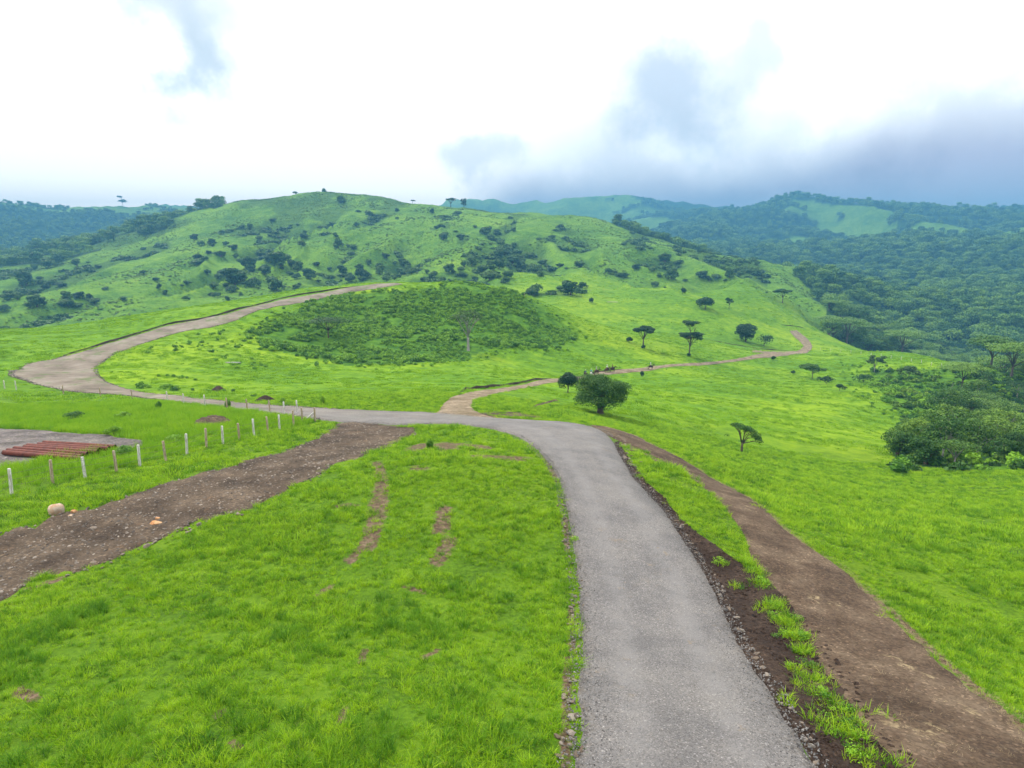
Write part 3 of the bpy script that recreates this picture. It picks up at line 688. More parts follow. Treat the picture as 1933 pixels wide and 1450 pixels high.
# ---- trees dotted over the big hill
hill_list = [(271,436,25),(377,495,30),(400,459,20),(510,444,12),(490,452,14),(516,416,16),(271,515,18),(295,528,14),(352,533,20),(300,543,12),(232,565,18),(179,571,22),(129,575,36),(70,575,36),(13,565,22),(10,585,22),(50,535,36),(76,527,16),(93,502,30),(112,538,26),(146,500,24),(185,505,14),(351,565,16),(311,555,12),
 (410,558,26),(444,532,46),(427,518,36),(470,505,36),(530,499,44),(480,538,30),(523,545,34),(560,542,20),(583,522,26),(546,518,18),(599,500,18),(490,482,16),(576,446,20),(570,462,18),(634,446,12),(367,452,16),(381,462,18),(417,482,24),(440,469,20),(457,430,16),(473,432,14),
 (586,524,26),(646,515,20),(623,508,12),(679,509,20),(696,499,14),(682,522,34),(716,515,22),(749,522,24),(762,500,24),(779,515,22),(805,515,14),(848,512,24),(871,519,26),(891,500,24),(911,509,28),(924,525,36),(951,479,26),(967,495,36),(1000,485,22),(1007,512,30),(984,505,26),(957,522,30),(838,451,20),(860,437,12),
 (896,429,12),(918,439,26),(911,461,16),(928,452,20),(944,462,20),(969,436,14),(1043,449,18),(1057,502,18),(1093,502,24),(1010,552,34),(1077,552,40),(1149,514,18),(1179,522,16),(673,426,14),(633,444,12),(696,406,16),(676,399,12),(750,399,10),(750,413,10),(815,403,12),(643,380,22),(871,452,10),(729,486,18),(663,479,16),(639,466,22),(666,469,20),(573,446,16),
 (1286,460,14),(1255,492,30),(1201,506,18),(1235,508,22),(1267,523,30),(1170,520,20),(1227,470,10),(1340,486,10),(1429,500,14),(1324,522,26),(1352,522,22),(1377,522,20),(1235,539,20),(1429,518,16),
 (405,540,22),(455,518,26),(500,515,26),(440,548,26),(395,478,14),(455,492,20),(510,495,24),(550,500,24),(30,560,26),(150,560,22),(200,545,14),(60,555,18),(660,525,20),(730,528,20),(820,522,22),(800,528,18),(980,478,14),(940,498,16),(1020,520,18)]
protos = [tree_kind('bushy' if k % 2 else 'round', 8.5 if k % 2 else 11, 16 if k % 2 else 13, 700 + k, 1.3, 2200, M['leaf_h'], M['bark'], 12) for k in range(6)] + [tree_kind('dome', 10, 15, 720, 1.3, 2200, M['leaf_h'], M['bark'], 14)]
def where_on_hill(px, py):
    v_ = 'high on' if py < 440 else ('halfway up' if py < 490 else 'low on')
    h_ = 'the left flank' if px < 360 else ('the main gully' if px < 620 else ('the broad face below the summit' if px < 830 else ('the second gully below the saddle' if px < 1060 else 'the right shoulder')))
    return f'{v_} {h_} of the big hill'
for (px, py, w) in list(hill_list):
    if w >= 20:
        for q in range(2 if w >= 26 else 1): hill_list.append((px + random.uniform(-1.0, 1.0) * w, py + random.uniform(-.35, .35) * w, w * random.uniform(.35, .75)))
for i, (px, py, w) in enumerate(hill_list):
    p, z, t = loc_of(px, py + w * .12, 330)
    k = i % 7; s_ = w * t / F / (16 if k % 2 or k == 6 else 13)
    size = 'small' if w < 15 else ('medium' if w < 25 else 'large')
    if t > 1300: continue
    sz = s_ * random.uniform(.6, 1.15)
    plant_tree(protos[k], p[0], p[1], f'{size} dark tree {where_on_hill(px, py)}', 'tree', 'dark trees dotted over the big hill', random.uniform(0, 6.28), name='hill_tree', szx=(s_, s_, sz), sink=.5 * s_)

# ------------------------------------------------------------------ instancer (stuff only)
def gn_group(coll):
    ng = bpy.data.node_groups.new('scatter_' + coll.name, 'GeometryNodeTree')
    ng.interface.new_socket('Geometry', in_out='INPUT', socket_type='NodeSocketGeometry'); ng.interface.new_socket('Geometry', in_out='OUTPUT', socket_type='NodeSocketGeometry')
    N = ng.nodes; a = N.new('NodeGroupInput'); b = N.new('NodeGroupOutput'); ip = N.new('GeometryNodeInstanceOnPoints'); ci = N.new('GeometryNodeCollectionInfo')
    ci.inputs['Collection'].default_value = coll; ci.inputs['Separate Children'].default_value = True; ci.inputs['Reset Children'].default_value = True
    def at(nm, ty):
        q = N.new('GeometryNodeInputNamedAttribute'); q.data_type = ty; q.inputs['Name'].default_value = nm; return q.outputs['Attribute']
    ip.inputs['Pick Instance'].default_value = True
    L = ng.links; L.new(a.outputs[0], ip.inputs['Points']); L.new(ci.outputs[0], ip.inputs['Instance'])
    L.new(at('idx', 'INT'), ip.inputs['Instance Index']); L.new(at('rot', 'FLOAT_VECTOR'), ip.inputs['Rotation']); L.new(at('scl', 'FLOAT_VECTOR'), ip.inputs['Scale'])
    L.new(ip.outputs[0], b.inputs[0]); return ng
def stuff(name, sources, X, Y, S, label, cat, dz=0., tilt=.0, zs=None, Z=None):
    coll = bpy.data.collections.new(name + '_sources')
    for i, me in enumerate(sources):
        o = bpy.data.objects.new(f'{name}_source_{chr(97+i)}', me); coll.objects.link(o)
    n_ = len(X); Zv = (hgt(X, Y) if Z is None else Z) + dz
    me = bpy.data.meshes.new(name); me.vertices.add(n_); me.vertices.foreach_set('co', np.c_[X, Y, Zv].astype(np.float32).ravel())
    a = me.attributes.new('idx', 'INT', 'POINT'); a.data.foreach_set('value', rng.integers(0, len(sources), n_).astype(np.int32))
    rot = np.c_[rng.normal(0, tilt, n_), rng.normal(0, tilt, n_), rng.uniform(0, 2*PI, n_)].astype(np.float32)
    a = me.attributes.new('rot', 'FLOAT_VECTOR', 'POINT'); a.data.foreach_set('vector', rot.ravel())
    zz = S if zs is None else S * zs
    a = me.attributes.new('scl', 'FLOAT_VECTOR', 'POINT'); a.data.foreach_set('vector', np.c_[S, S, zz].astype(np.float32).ravel())
    o = link(name, me); md = o.modifiers.new('scatter', 'NODES'); md.node_group = gn_group(coll)
    tag(o, label, cat, kind='stuff'); return o
def sample(r0, r1, dens, a0=-.80, a1=.80):
    n_ = int(dens * (r1*r1 - r0*r0) / 2 * (a1 - a0)); r = np.sqrt(rng.uniform(r0*r0, r1*r1, n_)); a = rng.uniform(a0, a1, n_)
    return r * np.sin(a), r * np.cos(a)
def off_tracks(X, Y, keep=0.0, names=None):
    b = np.zeros(len(X), bool)
    for nm, pl in POLYS.items():
        if names and nm not in names: continue
        b |= inpoly(X, Y, pl)
    if keep: b &= rng.uniform(size=len(X)) > keep
    return ~b
def shift_in(X, Y, d):  # jitter used to let grass creep over track edges
    return X + rng.normal(0, d, len(X)), Y + rng.normal(0, d, len(Y))

# near grass
soilm = lambda X, Y: capsule_mask(X, Y, SOIL)
def in_px(X, Y, poly, t0=0, t1=1e9):
    px, py, t = project(X, Y, hgt(X, Y)); return pxpoly(px, py, poly) & (t > t0) & (t < t1)
TALL = [(-200,735),(150,742),(260,752),(400,768),(470,778),(585,796),(585,803),(440,835),(330,858),(200,893),(100,915),(0,935),(-250,990)]
tuftA = [blades(34, .15, .07, .21, .016, 1.0, s, M['grass'], 'grass_tuft') for s in (1, 2, 3, 4, 5)] + [blades(30, .12, .16, .34, .017, 1.2, s, M['grass'], 'grass_tuft') for s in (6, 7)]
X, Y = sample(7, 38, 29)
def near_filter(X, Y, thr=.45):
    jx, jy = shift_in(X, Y, .13); ok = off_tracks(jx, jy)
    s_ = soilm(X, Y) + .75 * fbm(X * 2.2, Y * 2.2, 201, 4); ok &= (s_ < thr) | (soilm(X, Y) < .05) | (rng.uniform(size=len(X)) < .22)
    return ok
ok = near_filter(X, Y) & ~in_px(X, Y, TALL); X, Y = X[ok], Y[ok]
h_ = fbm(X / 1.3, Y / 1.3, 203, 3); keep = (h_ > -.55); X, Y, h_ = X[keep], Y[keep], h_[keep]
big = np.clip(fbm(X / 5, Y / 5, 206, 2) - .25, 0, 1) * 1.2
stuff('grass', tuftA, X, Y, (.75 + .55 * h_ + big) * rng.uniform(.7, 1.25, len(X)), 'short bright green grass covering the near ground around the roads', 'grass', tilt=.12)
# dark longer clumps seen in the near grass
cl_px = [(740,1190,30),(800,1185,35),(700,1200,20),(860,1195,20),(120,1180,60),(60,1200,50),(180,1150,40),(20,1230,30),(330,1060,20),(560,900,20),(760,1140,20),(1000,1080,20),(1500,1400,10),(1100,1150,8),(1835,970,40),(1880,965,30),(470,1370,40),(250,1020,20),(200,1400,40),(700,1400,30),(840,1330,25)]
cx_, cy_ = [], []
for (px, py, k) in cl_px:
    p = hit(px, py)
    for q in range(int(k * .8)): cx_.append(p[0] + random.gauss(0, .62)); cy_.append(p[1] + random.gauss(0, .5))
for _ in range(60):
    p = hit(random.uniform(0, 1060), random.uniform(900, 1450)); p = p if random.random() < .6 else hit(random.uniform(1650, 1933), random.uniform(930, 1250)); k_ = random.randrange(3, 14)
    for q in range(k_): cx_.append(p[0] + random.gauss(0, .12 + .02 * k_)); cy_.append(p[1] + random.gauss(0, .12 + .02 * k_))
cx_, cy_ = np.array(cx_), np.array(cy_); M['grass_dark'] = leaf_mat('dark_grass_blades', (.020,.085,.005), (.075,.220,.008), (.170,.350,.012), 1.5, .3, .8)
tuftD = [blades(34, .15, .20, .42, .014, 1.0, s, M['grass_dark'], 'grass_clump') for s in (21, 22)]
ok = off_tracks(cx_, cy_)
stuff('grass', tuftD, cx_[ok], cy_[ok], rng.uniform(.6, 1.1, ok.sum()), 'darker longer grass clumps standing in the near grass', 'grass', tilt=.15)
# grass on patches of the ditch and weeds
wx, wy = [], []
for (px, py, k, sd) in [(1425,1080,16,.22),(1440,1105,18,.22),(1462,1145,34,.24),(1482,1175,34,.24),(1500,1205,32,.24),(1515,1232,16,.2),(1560,1320,12,.3),(1590,1350,18,.32),(1575,1370,14,.3),(1600,1385,16,.3),(1550,1290,9,.22),(1530,1262,9,.2),(1500,1275,5,.2),(1640,1430,14,.3),(1480,1325,4,.12),(1410,1060,16,.22),(1395,1030,14,.2),(1520,1300,5,.2),(1390,1110,5,.2),(1360,1065,5,.15),(1085,1185,8,.18),(1085,1200,5,.1),(1075,1250,5,.15),(1085,1020,4,.1)]:
    p = hit(px, py)
    for q in range(k): wx.append(p[0] + random.gauss(0, sd)); wy.append(p[1] + random.gauss(0, sd))
wx, wy = np.array(wx), np.array(wy)
def weed(seed):
    cl = [(random.uniform(-.12, .12), random.uniform(-.12, .12), random.uniform(.03, .10), .09, .09, .04) for _ in range(6)]
    return crown_mesh('weed', cl, 90, .038, seed, M['shrub'])
weedm = [weed(31)] + tuftA[:5]
stuff('weeds', weedm, wx, wy, rng.uniform(.8, 1.5, len(wx)), 'low leafy weeds growing on the dark ditch soil beside the road', 'weeds', dz=.03)
# tall grass behind the front fence
tuftT = [blades(40, .28, .35, .62, .022, .55, s, M['grass_tall'], 'tall_grass_tuft') for s in (41, 42, 43)]
X, Y = sample(26, 100, 7, -.85, -.15)
ok = in_px(X, Y, TALL) & off_tracks(X, Y) ; X, Y = X[ok], Y[ok]
hh = fbm(X / 4, Y / 4, 211, 3)
stuff('tall_grass', tuftT, X, Y, (1.0 + .5 * hh) * rng.uniform(.6, 1.2, len(X)), 'tall bright yellow-green grass behind the front fence', 'grass', tilt=.1)
# middle distance
tuftB = [blades(52, .40, .14, .36, .034, 1.0, s, M['grass'], 'grass_tuft') for s in (51, 52, 53)]
X, Y = sample(37, 95, 6.0)
jx, jy = shift_in(X, Y, .22); ok = off_tracks(jx, jy) & off_tracks(X, Y + .8, names=('trail', 'trail_b', 'gravel_road')) & ~in_px(X, Y, TALL) & (soilm(X, Y) + .3 * fbm(X, Y, 221, 3) < .5); X, Y = X[ok], Y[ok]
hh = fbm(X / 3.5, Y / 3.5, 223, 3)
stuff('grass', tuftB, X, Y, (.85 + .6 * hh) * rng.uniform(.6, 1.2, len(X)), 'green grass on the slopes and road verges around the junction', 'grass', tilt=.1)
tuftC = [blades(70, 1.0, .18, .46, .07, .9, s, M['tussock'], 'meadow_tussock', dome=.5) for s in (61, 62, 63)]
X, Y = sample(92, 330, .50)
jx, jy = shift_in(X, Y, .55); ok = off_tracks(jx, jy) & off_tracks(X, Y + 1.4) & off_tracks(X, Y + .7); mk = masks(X, Y, hgt(X, Y)); ok &= (mk[1] < .3) & (mk[2] < .5)
hh = fbm(X / 12, Y / 5, 231, 4); ok &= hh > -.25; X, Y, hh = X[ok], Y[ok], hh[ok]
stuff('meadow_grass', tuftC, X, Y, (.8 + .8 * hh) * rng.uniform(.5, 1.3, len(X)), 'bright green tussocky pasture grass over the middle meadows', 'grass', tilt=.1)
tuftE = [blades(60, 1.9, .25, .7, .16, .9, s, M['tussock'], 'meadow_tussock', dome=.5) for s in (65, 66)]
X, Y = sample(325, 640, .07, -.2, .55)
ok = off_tracks(X, Y); mk = masks(X, Y, hgt(X, Y)); ok &= (mk[3] < .6) & (mk[2] < .5) & (fbm(X / 14, Y / 10, 232, 3) > -.1); X, Y = X[ok], Y[ok]
stuff('meadow_grass', tuftE, X, Y, rng.uniform(.5, 1.3, len(X)), 'coarser pasture grass on the far meadow slope', 'grass', tilt=.1)
# shrubs covering the mound
def bushball(seed, mat, n_=170, sz=.26):
    r = random.Random(seed); cl = [(r.uniform(-.45, .45), r.uniform(-.45, .45), r.uniform(.1, .5), .38, .38, .32) for _ in range(5)]
    return crown_mesh('shrub', cl, n_, sz, seed, mat)
sb = [bushball(s, M['shrub']) for s in (71, 72, 73, 74)]
X, Y = sample(140, 300, .95, -.40, .14)
jx, jy = shift_in(X, Y, 3.0); mk = masks(jx, jy, hgt(jx, jy)); ok = (mk[1] > .5) & off_tracks(X, Y) & (fbm(X / 6, Y / 6, 241, 3) > -.22); X, Y = X[ok], Y[ok]
stuff('shrubs', sb, X, Y, rng.uniform(.4, 1.0, len(X)) * (1.3 + 1.1 * fbm(X / 12, Y / 12, 243, 3)), 'low leafy shrubs covering the whole front of the mound', 'shrubs', tilt=.1)
X, Y = sample(95, 330, .10, -.55, .62)
vg = fbm(X / 16, Y / 16, 251, 3); px, py, t = project(X, Y, hgt(X, Y))
edge = pxpoly(px, py, [(190,690),(330,640),(520,600),(520,690),(400,720),(240,720)]) | pxpoly(px, py, [(200,730),(400,745),(620,768),(780,775),(780,768),(560,750),(300,725)]) | pxpoly(px, py, [(1560,660),(1640,690),(1850,700),(1800,790),(1700,860),(1660,800),(1600,730)])
ok = edge & (vg > -.1) & off_tracks(X, Y); X, Y = X[ok], Y[ok]
stuff('shrubs', sb, X, Y, rng.uniform(.4, 1.1, len(X)), 'scattered low shrubs and weeds at the foot of the mound and on the road verges', 'shrubs', tilt=.1)
# scrub over the hills
sc_ = [bushball(s, M['scrub'], 60, .55) for s in (81, 82, 83)]
X, Y = sample(330, 1250, .060, -.75, .45)
mk = masks(X, Y, hgt(X, Y)); f_ = fbm(X / 40, Y / 40, 261, 4); ok = (mk[3] > .5) & (mk[2] < .6) & (f_ > -.25); X, Y, f_ = X[ok], Y[ok], f_[ok]
X5, Y5 = sample(400, 1080, .019, -.75, .40); m5 = masks(X5, Y5, hgt(X5, Y5)); ok5 = (m5[2] > .30 + .25 * sstep(700, 900, np.hypot(X5, Y5))) & (m5[2] < .8) & (fbm(X5 / 18, Y5 / 18, 263, 3) > -.05); X5, Y5 = X5[ok5], Y5[ok5]
stuff('gully_thicket', [bushball(s_, M['leaf_h'], 150, .34) for s_ in (84, 85, 86)], X5, Y5, rng.uniform(2.0, 7.5, len(X5)), 'dark thickets filling the gullies of the big hill', 'thicket', dz=-.5, zs=.8)
stuff('hill_scrub', sc_, X, Y, (1.0 + 1.3 * np.clip(f_, -.3, 1)) * rng.uniform(.6, 1.5, len(X)), 'coarse scrub and rough grass over the face of the big hill', 'scrub', dz=-.3, zs=.7)

# ------------------------------------------------------------------ forest
fp = []
for k in range(9):
    kd = ['round', 'umbrella', 'umbrella', 'dome', 'round', 'umbrella', 'sparse', 'dome', 'round'][k]
    fp.append(tree_kind(kd, [15, 13, 12, 13, 17, 14, 13, 11, 12][k], [14, 20, 17, 16, 13, 22, 13, 15, 11][k], 800 + k, .62, 4200, M['leaf_c' if k != 6 else 'leaf_d'], M['bark' if k not in (1, 6) else 'pale_bark'], 18))
M['leaf_near'] = leaf_mat('thicket_leaves', (.008,.036,.005), (.040,.118,.010), (.180,.300,.024), .45, .25, .5)
fpn = [tree_kind(['sparse', 'dome', 'round', 'umbrella', 'dome'][k], [8, 7, 8.5, 7, 6][k], [10, 9, 7.5, 11, 8][k], 850 + k, .36, [3000, 4200, 3600, 3000, 3800][k], M['leaf_near'], M['pale_bark' if k in (0, 2, 3) else 'bark'], [30, 34, 30, 26, 30][k]) for k in range(5)]
kn_txt = ['open pale-limbed', 'low domed', 'upright round-crowned', 'flat-crowned pale-limbed', 'small bushy']
def dart(X, Y, dist_fn, n_max=10**9):
    cell = {}; keep = []
    for i in range(len(X)):
        d = dist_fn[i]; c = (int(X[i] // 8), int(Y[i] // 8)); good = True; rr = int(math.ceil(d / 8))
        for a in range(-rr, rr + 1):
            for b in range(-rr, rr + 1):
                for j in cell.get((c[0] + a, c[1] + b), ()):
                    if (X[i]-X[j])**2 + (Y[i]-Y[j])**2 < d*d: good = False; break
                if not good: break
            if not good: break
        if good: cell.setdefault(c, []).append(i); keep.append(i)
    return np.array(keep, int)
X, Y = sample(82, 620, .07, .18, .80)
mk = masks(X, Y, hgt(X, Y)); rr_ = np.hypot(X, Y)
pxq = project(X, Y, hgt(X, Y))[0]; ok = (mk[2] > .8) & off_tracks(X, Y) & (pxq > 1490); X, Y = X[ok], Y[ok]
dd = np.where(np.hypot(X, Y) < 130, 3.6, np.where(np.hypot(X, Y) < 215, 5.0, 10.5)) * rng.uniform(.8, 1.3, len(X))
kp = dart(X, Y, dd); X, Y = X[kp], Y[kp]
px, py, t = project(X, Y, hgt(X, Y)); ordr = np.argsort(t)
vis = (px > -60) & (px < 2050)
X, Y, t, px, py = X[ordr], Y[ordr], t[ordr], px[ordr], py[ordr]; vis = vis[ordr]; X, Y, t, px, py = X[vis], Y[vis], t[vis], px[vis], py[vis]
NF = min(len(X), 290)
kinds_txt = ['round-crowned', 'wide flat-crowned pale-limbed', 'flat-crowned', 'domed', 'tall round-crowned', 'very wide flat-crowned', 'thin pale-limbed', 'low domed', 'small round']
for i in range(NF):
    k = random.randrange(9); s_ = (.58 if t[i] < 200 else 1.12) * random.uniform(.6, 1.3)
    if t[i] < 130: s_ *= .8
    nr = t[i] < 210
    if nr: k = random.randrange(5); s_ = random.uniform(.6, 1.15) * (.8 if t[i] < 105 else 1)
    zone = 'in the thicket at the right edge, below the knoll' if t[i] < 210 else ('in the valley forest just behind the sunny knoll' if t[i] < 380 else 'in the valley forest farther back')
    plant_tree((fpn if nr else fp)[k], X[i], Y[i], f'{(kn_txt if nr else kinds_txt)[k]} green tree {zone}', 'tree', 'trees of the valley forest', random.uniform(0, 6.28), s_, 'forest_tree', sink=.3)
print('forest singles', NF, 'to t=', t[NF-1], 'candidates', len(X))
# the rest of the forest reads as one mass
def farcrown(seed, n_, H=12, W=15, sz=1.25):
    r = random.Random(seed); cl = []
    for k in range(8):
        a = r.uniform(0, 2*PI); q = W/2 * r.uniform(0, .62); s_ = W/2 * r.uniform(.35, .5); cl.append((q*math.cos(a), q*math.sin(a), H*(.75 - .25*(q/W*2)**2) + r.uniform(-1, 1), s_, s_, s_*.55))
    cl.append((0, 0, H*.4, W*.35, W*.35, H*.35))
    return crown_mesh('far_crown', cl, n_, sz, seed, M['leaf_c'])
fcw = [farcrown(900 + s, 700, H=[12, 10, 15, 11, 13][s], W=[15, 18, 13, 12, 16][s]) for s in range(5)]
restX, restY = X[NF:], Y[NF:]
X2, Y2 = sample(600, 1500, .011, .08, .80)
X3, Y3 = sample(1450, 3200, .0040, .02, .80)
X4, Y4 = sample(700, 2900, .006, -.78, -.40)
XX = np.r_[X2, X3, X4]; YY = np.r_[Y2, Y3, Y4]
mk = masks(XX, YY, hgt(XX, YY)); ok = mk[2] > .8; XX, YY = XX[ok], YY[ok]
SS = np.where(np.hypot(XX, YY) > 1450, 1.45, 1.05) * np.where((XX < 0) & (np.hypot(XX, YY) > 1500), .6, 1.0) * rng.uniform(.6, 1.3, len(XX))
XX = np.r_[restX, XX]; YY = np.r_[restY, YY]; SS = np.r_[np.full(len(restX), .9) * rng.uniform(.7, 1.3, len(restX)), SS]
print('far forest', len(XX))
stuff('far_forest', fcw, XX, YY, SS, 'far dark forest covering the hazy slopes and valley', 'forest', dz=-1.5)
# undergrowth between forest trees and thicket
X, Y = sample(76, 330, .11, .22, .80)
mk = masks(X, Y, hgt(X, Y)); ok = (np.maximum(mk[2], mk[1]) > .5); X, Y = X[ok], Y[ok]
ub = [bushball(s, M['shrub'], 260, .34) for s in (91, 92)] + [bushball(93, M['leaf_near'], 260, .34)]
stuff('undergrowth', ub, X, Y, rng.uniform(1.0, 2.2, len(X)), 'tangled green undergrowth between the trees of the right-hand thicket', 'undergrowth', dz=-.2)

# ------------------------------------------------------------------ stones and gravel
def rock_mesh(seed, m, flat=.6, sub=2, name='stone', rd=0.):
    import bmesh
    bm = bmesh.new(); bmesh.ops.create_icosphere(bm, subdivisions=sub, radius=.5)
    r = random.Random(seed); dirs = [Vector((r.gauss(0,1), r.gauss(0,1), r.gauss(0,1))).normalized() for _ in range(9)]
    cut = [r.uniform(.26, .42) + rd for _ in dirs]; sx, sy = r.uniform(.8, 1.25), r.uniform(.7, 1.0)
    for v_ in bm.verts:
        p = v_.co
        for d, c in zip(dirs, cut):
            q = p.dot(d)
            if q > c: p -= d * (q - c)
        v_.co = Vector((p.x * sx, p.y * sy, p.z * flat)) * 1.2
    me = bpy.data.meshes.new(name); bm.to_mesh(me); bm.free(); me.materials.append(m)
    for pl in me.polygons: pl.use_smooth = False
    return me
rocks = [rock_mesh(s, M['stone'], .5 + .1 * (s % 3), 2) for s in range(6)]
def stone_row(pts_px, n_, spread, smin, smax, label, group, seed):
    r = random.Random(seed); W = [hit(*p) for p in pts_px]; seg = [np.linalg.norm(W[i+1]-W[i]) for i in range(len(W)-1)]; tot = sum(seg)
    for k in range(n_):
        d = r.uniform(0, tot); i = 0
        while i < len(seg) - 1 and d > seg[i]: d -= seg[i]; i += 1
        p = W[i] + (W[i+1]-W[i]) * d / seg[i]; nr = np.array([-(W[i+1]-W[i])[1], (W[i+1]-W[i])[0]]) / seg[i]
        p = p + nr * r.gauss(0, spread); s_ = r.uniform(smin, smax) * (1.4 if r.random() < .10 else 1)
        o = link('stone', rocks[r.randrange(6)]); o.location = (p[0], p[1], float(hgt(*p)) + .12 * s_ + .02); o.scale = (s_, s_ * r.uniform(.6, 1), s_ * r.uniform(.6, 1))
        o.rotation_euler = (r.uniform(-.3, .3), r.uniform(-.3, .3), r.uniform(0, 6.28)); tag(o, label, 'stone', group)
stone_row([(1055,905),(1070,1000),(1080,1100),(1086,1200),(1078,1300),(1072,1450)], 150, .17, .06, .17, 'brown grey stone in the broken line along the left edge of the grey road', 'stones along the left edge of the grey road', 5)
stone_row([(1190,870),(1205,900),(1290,1000),(1350,1100),(1400,1200),(1462,1300),(1530,1400),(1556,1450)], 90, .10, .08, .20, 'flat stone lying between the grey road and the dark ditch', 'stones along the right edge of the grey road', 6)
stone_row([(1160,820),(1185,845),(1200,880)], 45, .35, .10, .24, 'small stone in the pile where brown track leaves the grey road', 'stones where the brown track leaves the road', 8)
stone_row([(0,1115),(150,1078),(330,1010),(500,948)], 45, .35, .10, .24, 'loose stone along the grassy lower edge of the rocky track', 'stones along the lower edge of the rocky track', 9)
def gravel_sources(m): return [rock_mesh(40 + s, m, .6, 1, 'gravel_chip') for s in range(4)]
gs = gravel_sources(M['gravel_chip'])
pl = POLYS['rocky_track']
X = rng.uniform(pl[:, 0].min() - .5, pl[:, 0].max() + .5, 60000); Y = rng.uniform(pl[:, 1].min() - .5, pl[:, 1].max() + .5, 60000)
ok = inpoly(X + rng.normal(0, .15, len(X)), Y + rng.normal(0, .15, len(X)), pl) & (fbm(X / 1.4, Y / 1.4, 301, 3) + .9 * rng.uniform(-1, 1, len(X)) > -.05) & (np.abs(np.arctan2(X, Y)) < .8)
X, Y = X[ok], Y[ok]; print('rocky gravel', len(X))
stuff('gravel', gs, X, Y, .035 + .15 * rng.uniform(0, 1, len(X)) ** 4, 'loose angular gravel and stones strewn over the rocky dirt track', 'gravel', dz=.045, tilt=.4)
gr = gravel_sources(M['road_chip'])
def strip_points(L, R, n_, lo, hi, smax):
    k = rng.integers(0, len(L) - 1, n_); 
    u = rng.uniform(lo, hi, n_); f = rng.uniform(0, 1, n_)[:, None]
    a = L[k] * (1-f) + L[k+1] * f; b = R[k] * (1-f) + R[k+1] * f; p = a + (b - a) * u[:, None]
    return p[:, 0], p[:, 1]
nr_ = np.hypot(rL[:, 0], rL[:, 1]) < 62
r1, r2 = rL[nr_], rR[nr_]
pl = np.vstack([r1, r2[::-1]])
X = rng.uniform(pl[:, 0].min(), pl[:, 0].max(), 90000); Y = rng.uniform(6, 40, 90000)
ok = inpoly(X, Y, pl); X, Y = X[ok], Y[ok]
Xa, Ya = strip_points(r1, r2, 5000, -.05, .05, .1); Xb, Yb = strip_points(r1, r2, 5000, .95, 1.05, .1)
XX = np.r_[X, Xa[:3000], Xb[:3000]]; YY = np.r_[Y, Ya[:3000], Yb[:3000]]; SS = np.r_[rng.uniform(.02, .045, len(X)), rng.uniform(.025, .06, 6000)]
stuff('gravel', gr, XX, YY, SS, 'fine grey gravel on and beside the near grey road', 'gravel', dz=.10, tilt=.4)
print('road gravel', len(XX))
# stones on the gravel shoulder of the far road
Xa, Ya = strip_points(rL[~nr_], rR[~nr_], 5000, -.04, .06, .1); Xb, Yb = strip_points(rL[~nr_], rR[~nr_], 5000, .93, 1.04, .1)
stuff('gravel', gs, np.r_[Xa, Xb], np.r_[Ya, Yb], rng.uniform(.06, .28, 10000), 'loose stones along the shoulders of the far road', 'gravel', dz=.06, tilt=.4)
# dead grass straw on the brown track edge
M['straw'] = leaf_mat('dry_straw', (.16,.11,.05), (.28,.21,.11), (.42,.34,.20), 1, .2, .5)
tuftS = [blades(16, .22, .015, .05, .010, 3.5, s, M['straw'], 'straw_tuft') for s in (97, 98)]
Xa, Ya = strip_points(dL, dR, 1500, .90, 1.06, .1); Xb, Yb = strip_points(dL, dR, 260, .2, .9, .1)
stuff('dry_straw', tuftS, np.r_[Xa, Xb], np.r_[Ya, Yb], rng.uniform(.5, 1.2, 1760), 'dry straw lying along the right edge of the brown track', 'straw', dz=.04)
# soil clods in the ditch
cs = gravel_sources(M['soil_dark'])
Xa, Ya = strip_points(tL, tR, 3800, .08, .98, .1)
stuff('soil_clods', cs, Xa, Ya, .05 + .16 * rng.uniform(0, 1, 3800) ** 3, 'dark crumbling soil clods in the ditch beside the grey road', 'soil', dz=.03, tilt=.4)

# named boulders
M['boulder'] = simple('pale_boulder', (.42,.24,.14), (.52,.44,.34), 3.2, .9, .4)
M['orange_rock'] = simple('orange_rock', (.45,.17,.05), (.55,.36,.2), 3, .9, .4)
for (px, py, w, m, lab, sd, fl) in [(107,970,30,'boulder','large pale pinkish boulder on the grass edge above the rocky track',3,.75),(140,969,10,'orange_rock','small orange stone just right of the large pale boulder',4,.8),(133,975,7,'boulder','smallest pale stone between boulder and orange stone',5,.6),
    (293,990,22,'orange_rock','flat bright orange rock lying in the middle of rocky track',7,.35),(298,981,8,'orange_rock','small upright orange stone touching the flat orange rock',8,.9),(178,998,17,'stone','flat grey slab on the rocky track left of the orange rock',12,.3),(225,990,14,'stone','pointed grey slab tilted on rocky track',14,.5)]:
    p, z, t = loc_of(px, py); s_ = w * t / F
    o = link('boulder' if w > 25 else 'rock', rock_mesh(sd, M[m], fl, 3, 'rock', .04 if w > 25 else 0.)); o.location = (p[0], p[1], z + s_ * .32 * fl); o.scale = (s_, s_, s_); o.rotation_euler = (0, 0, .3); tag(o, lab, 'boulder' if w > 25 else 'rock')
    for pl_ in o.data.polygons: pl_.use_smooth = (w > 25)
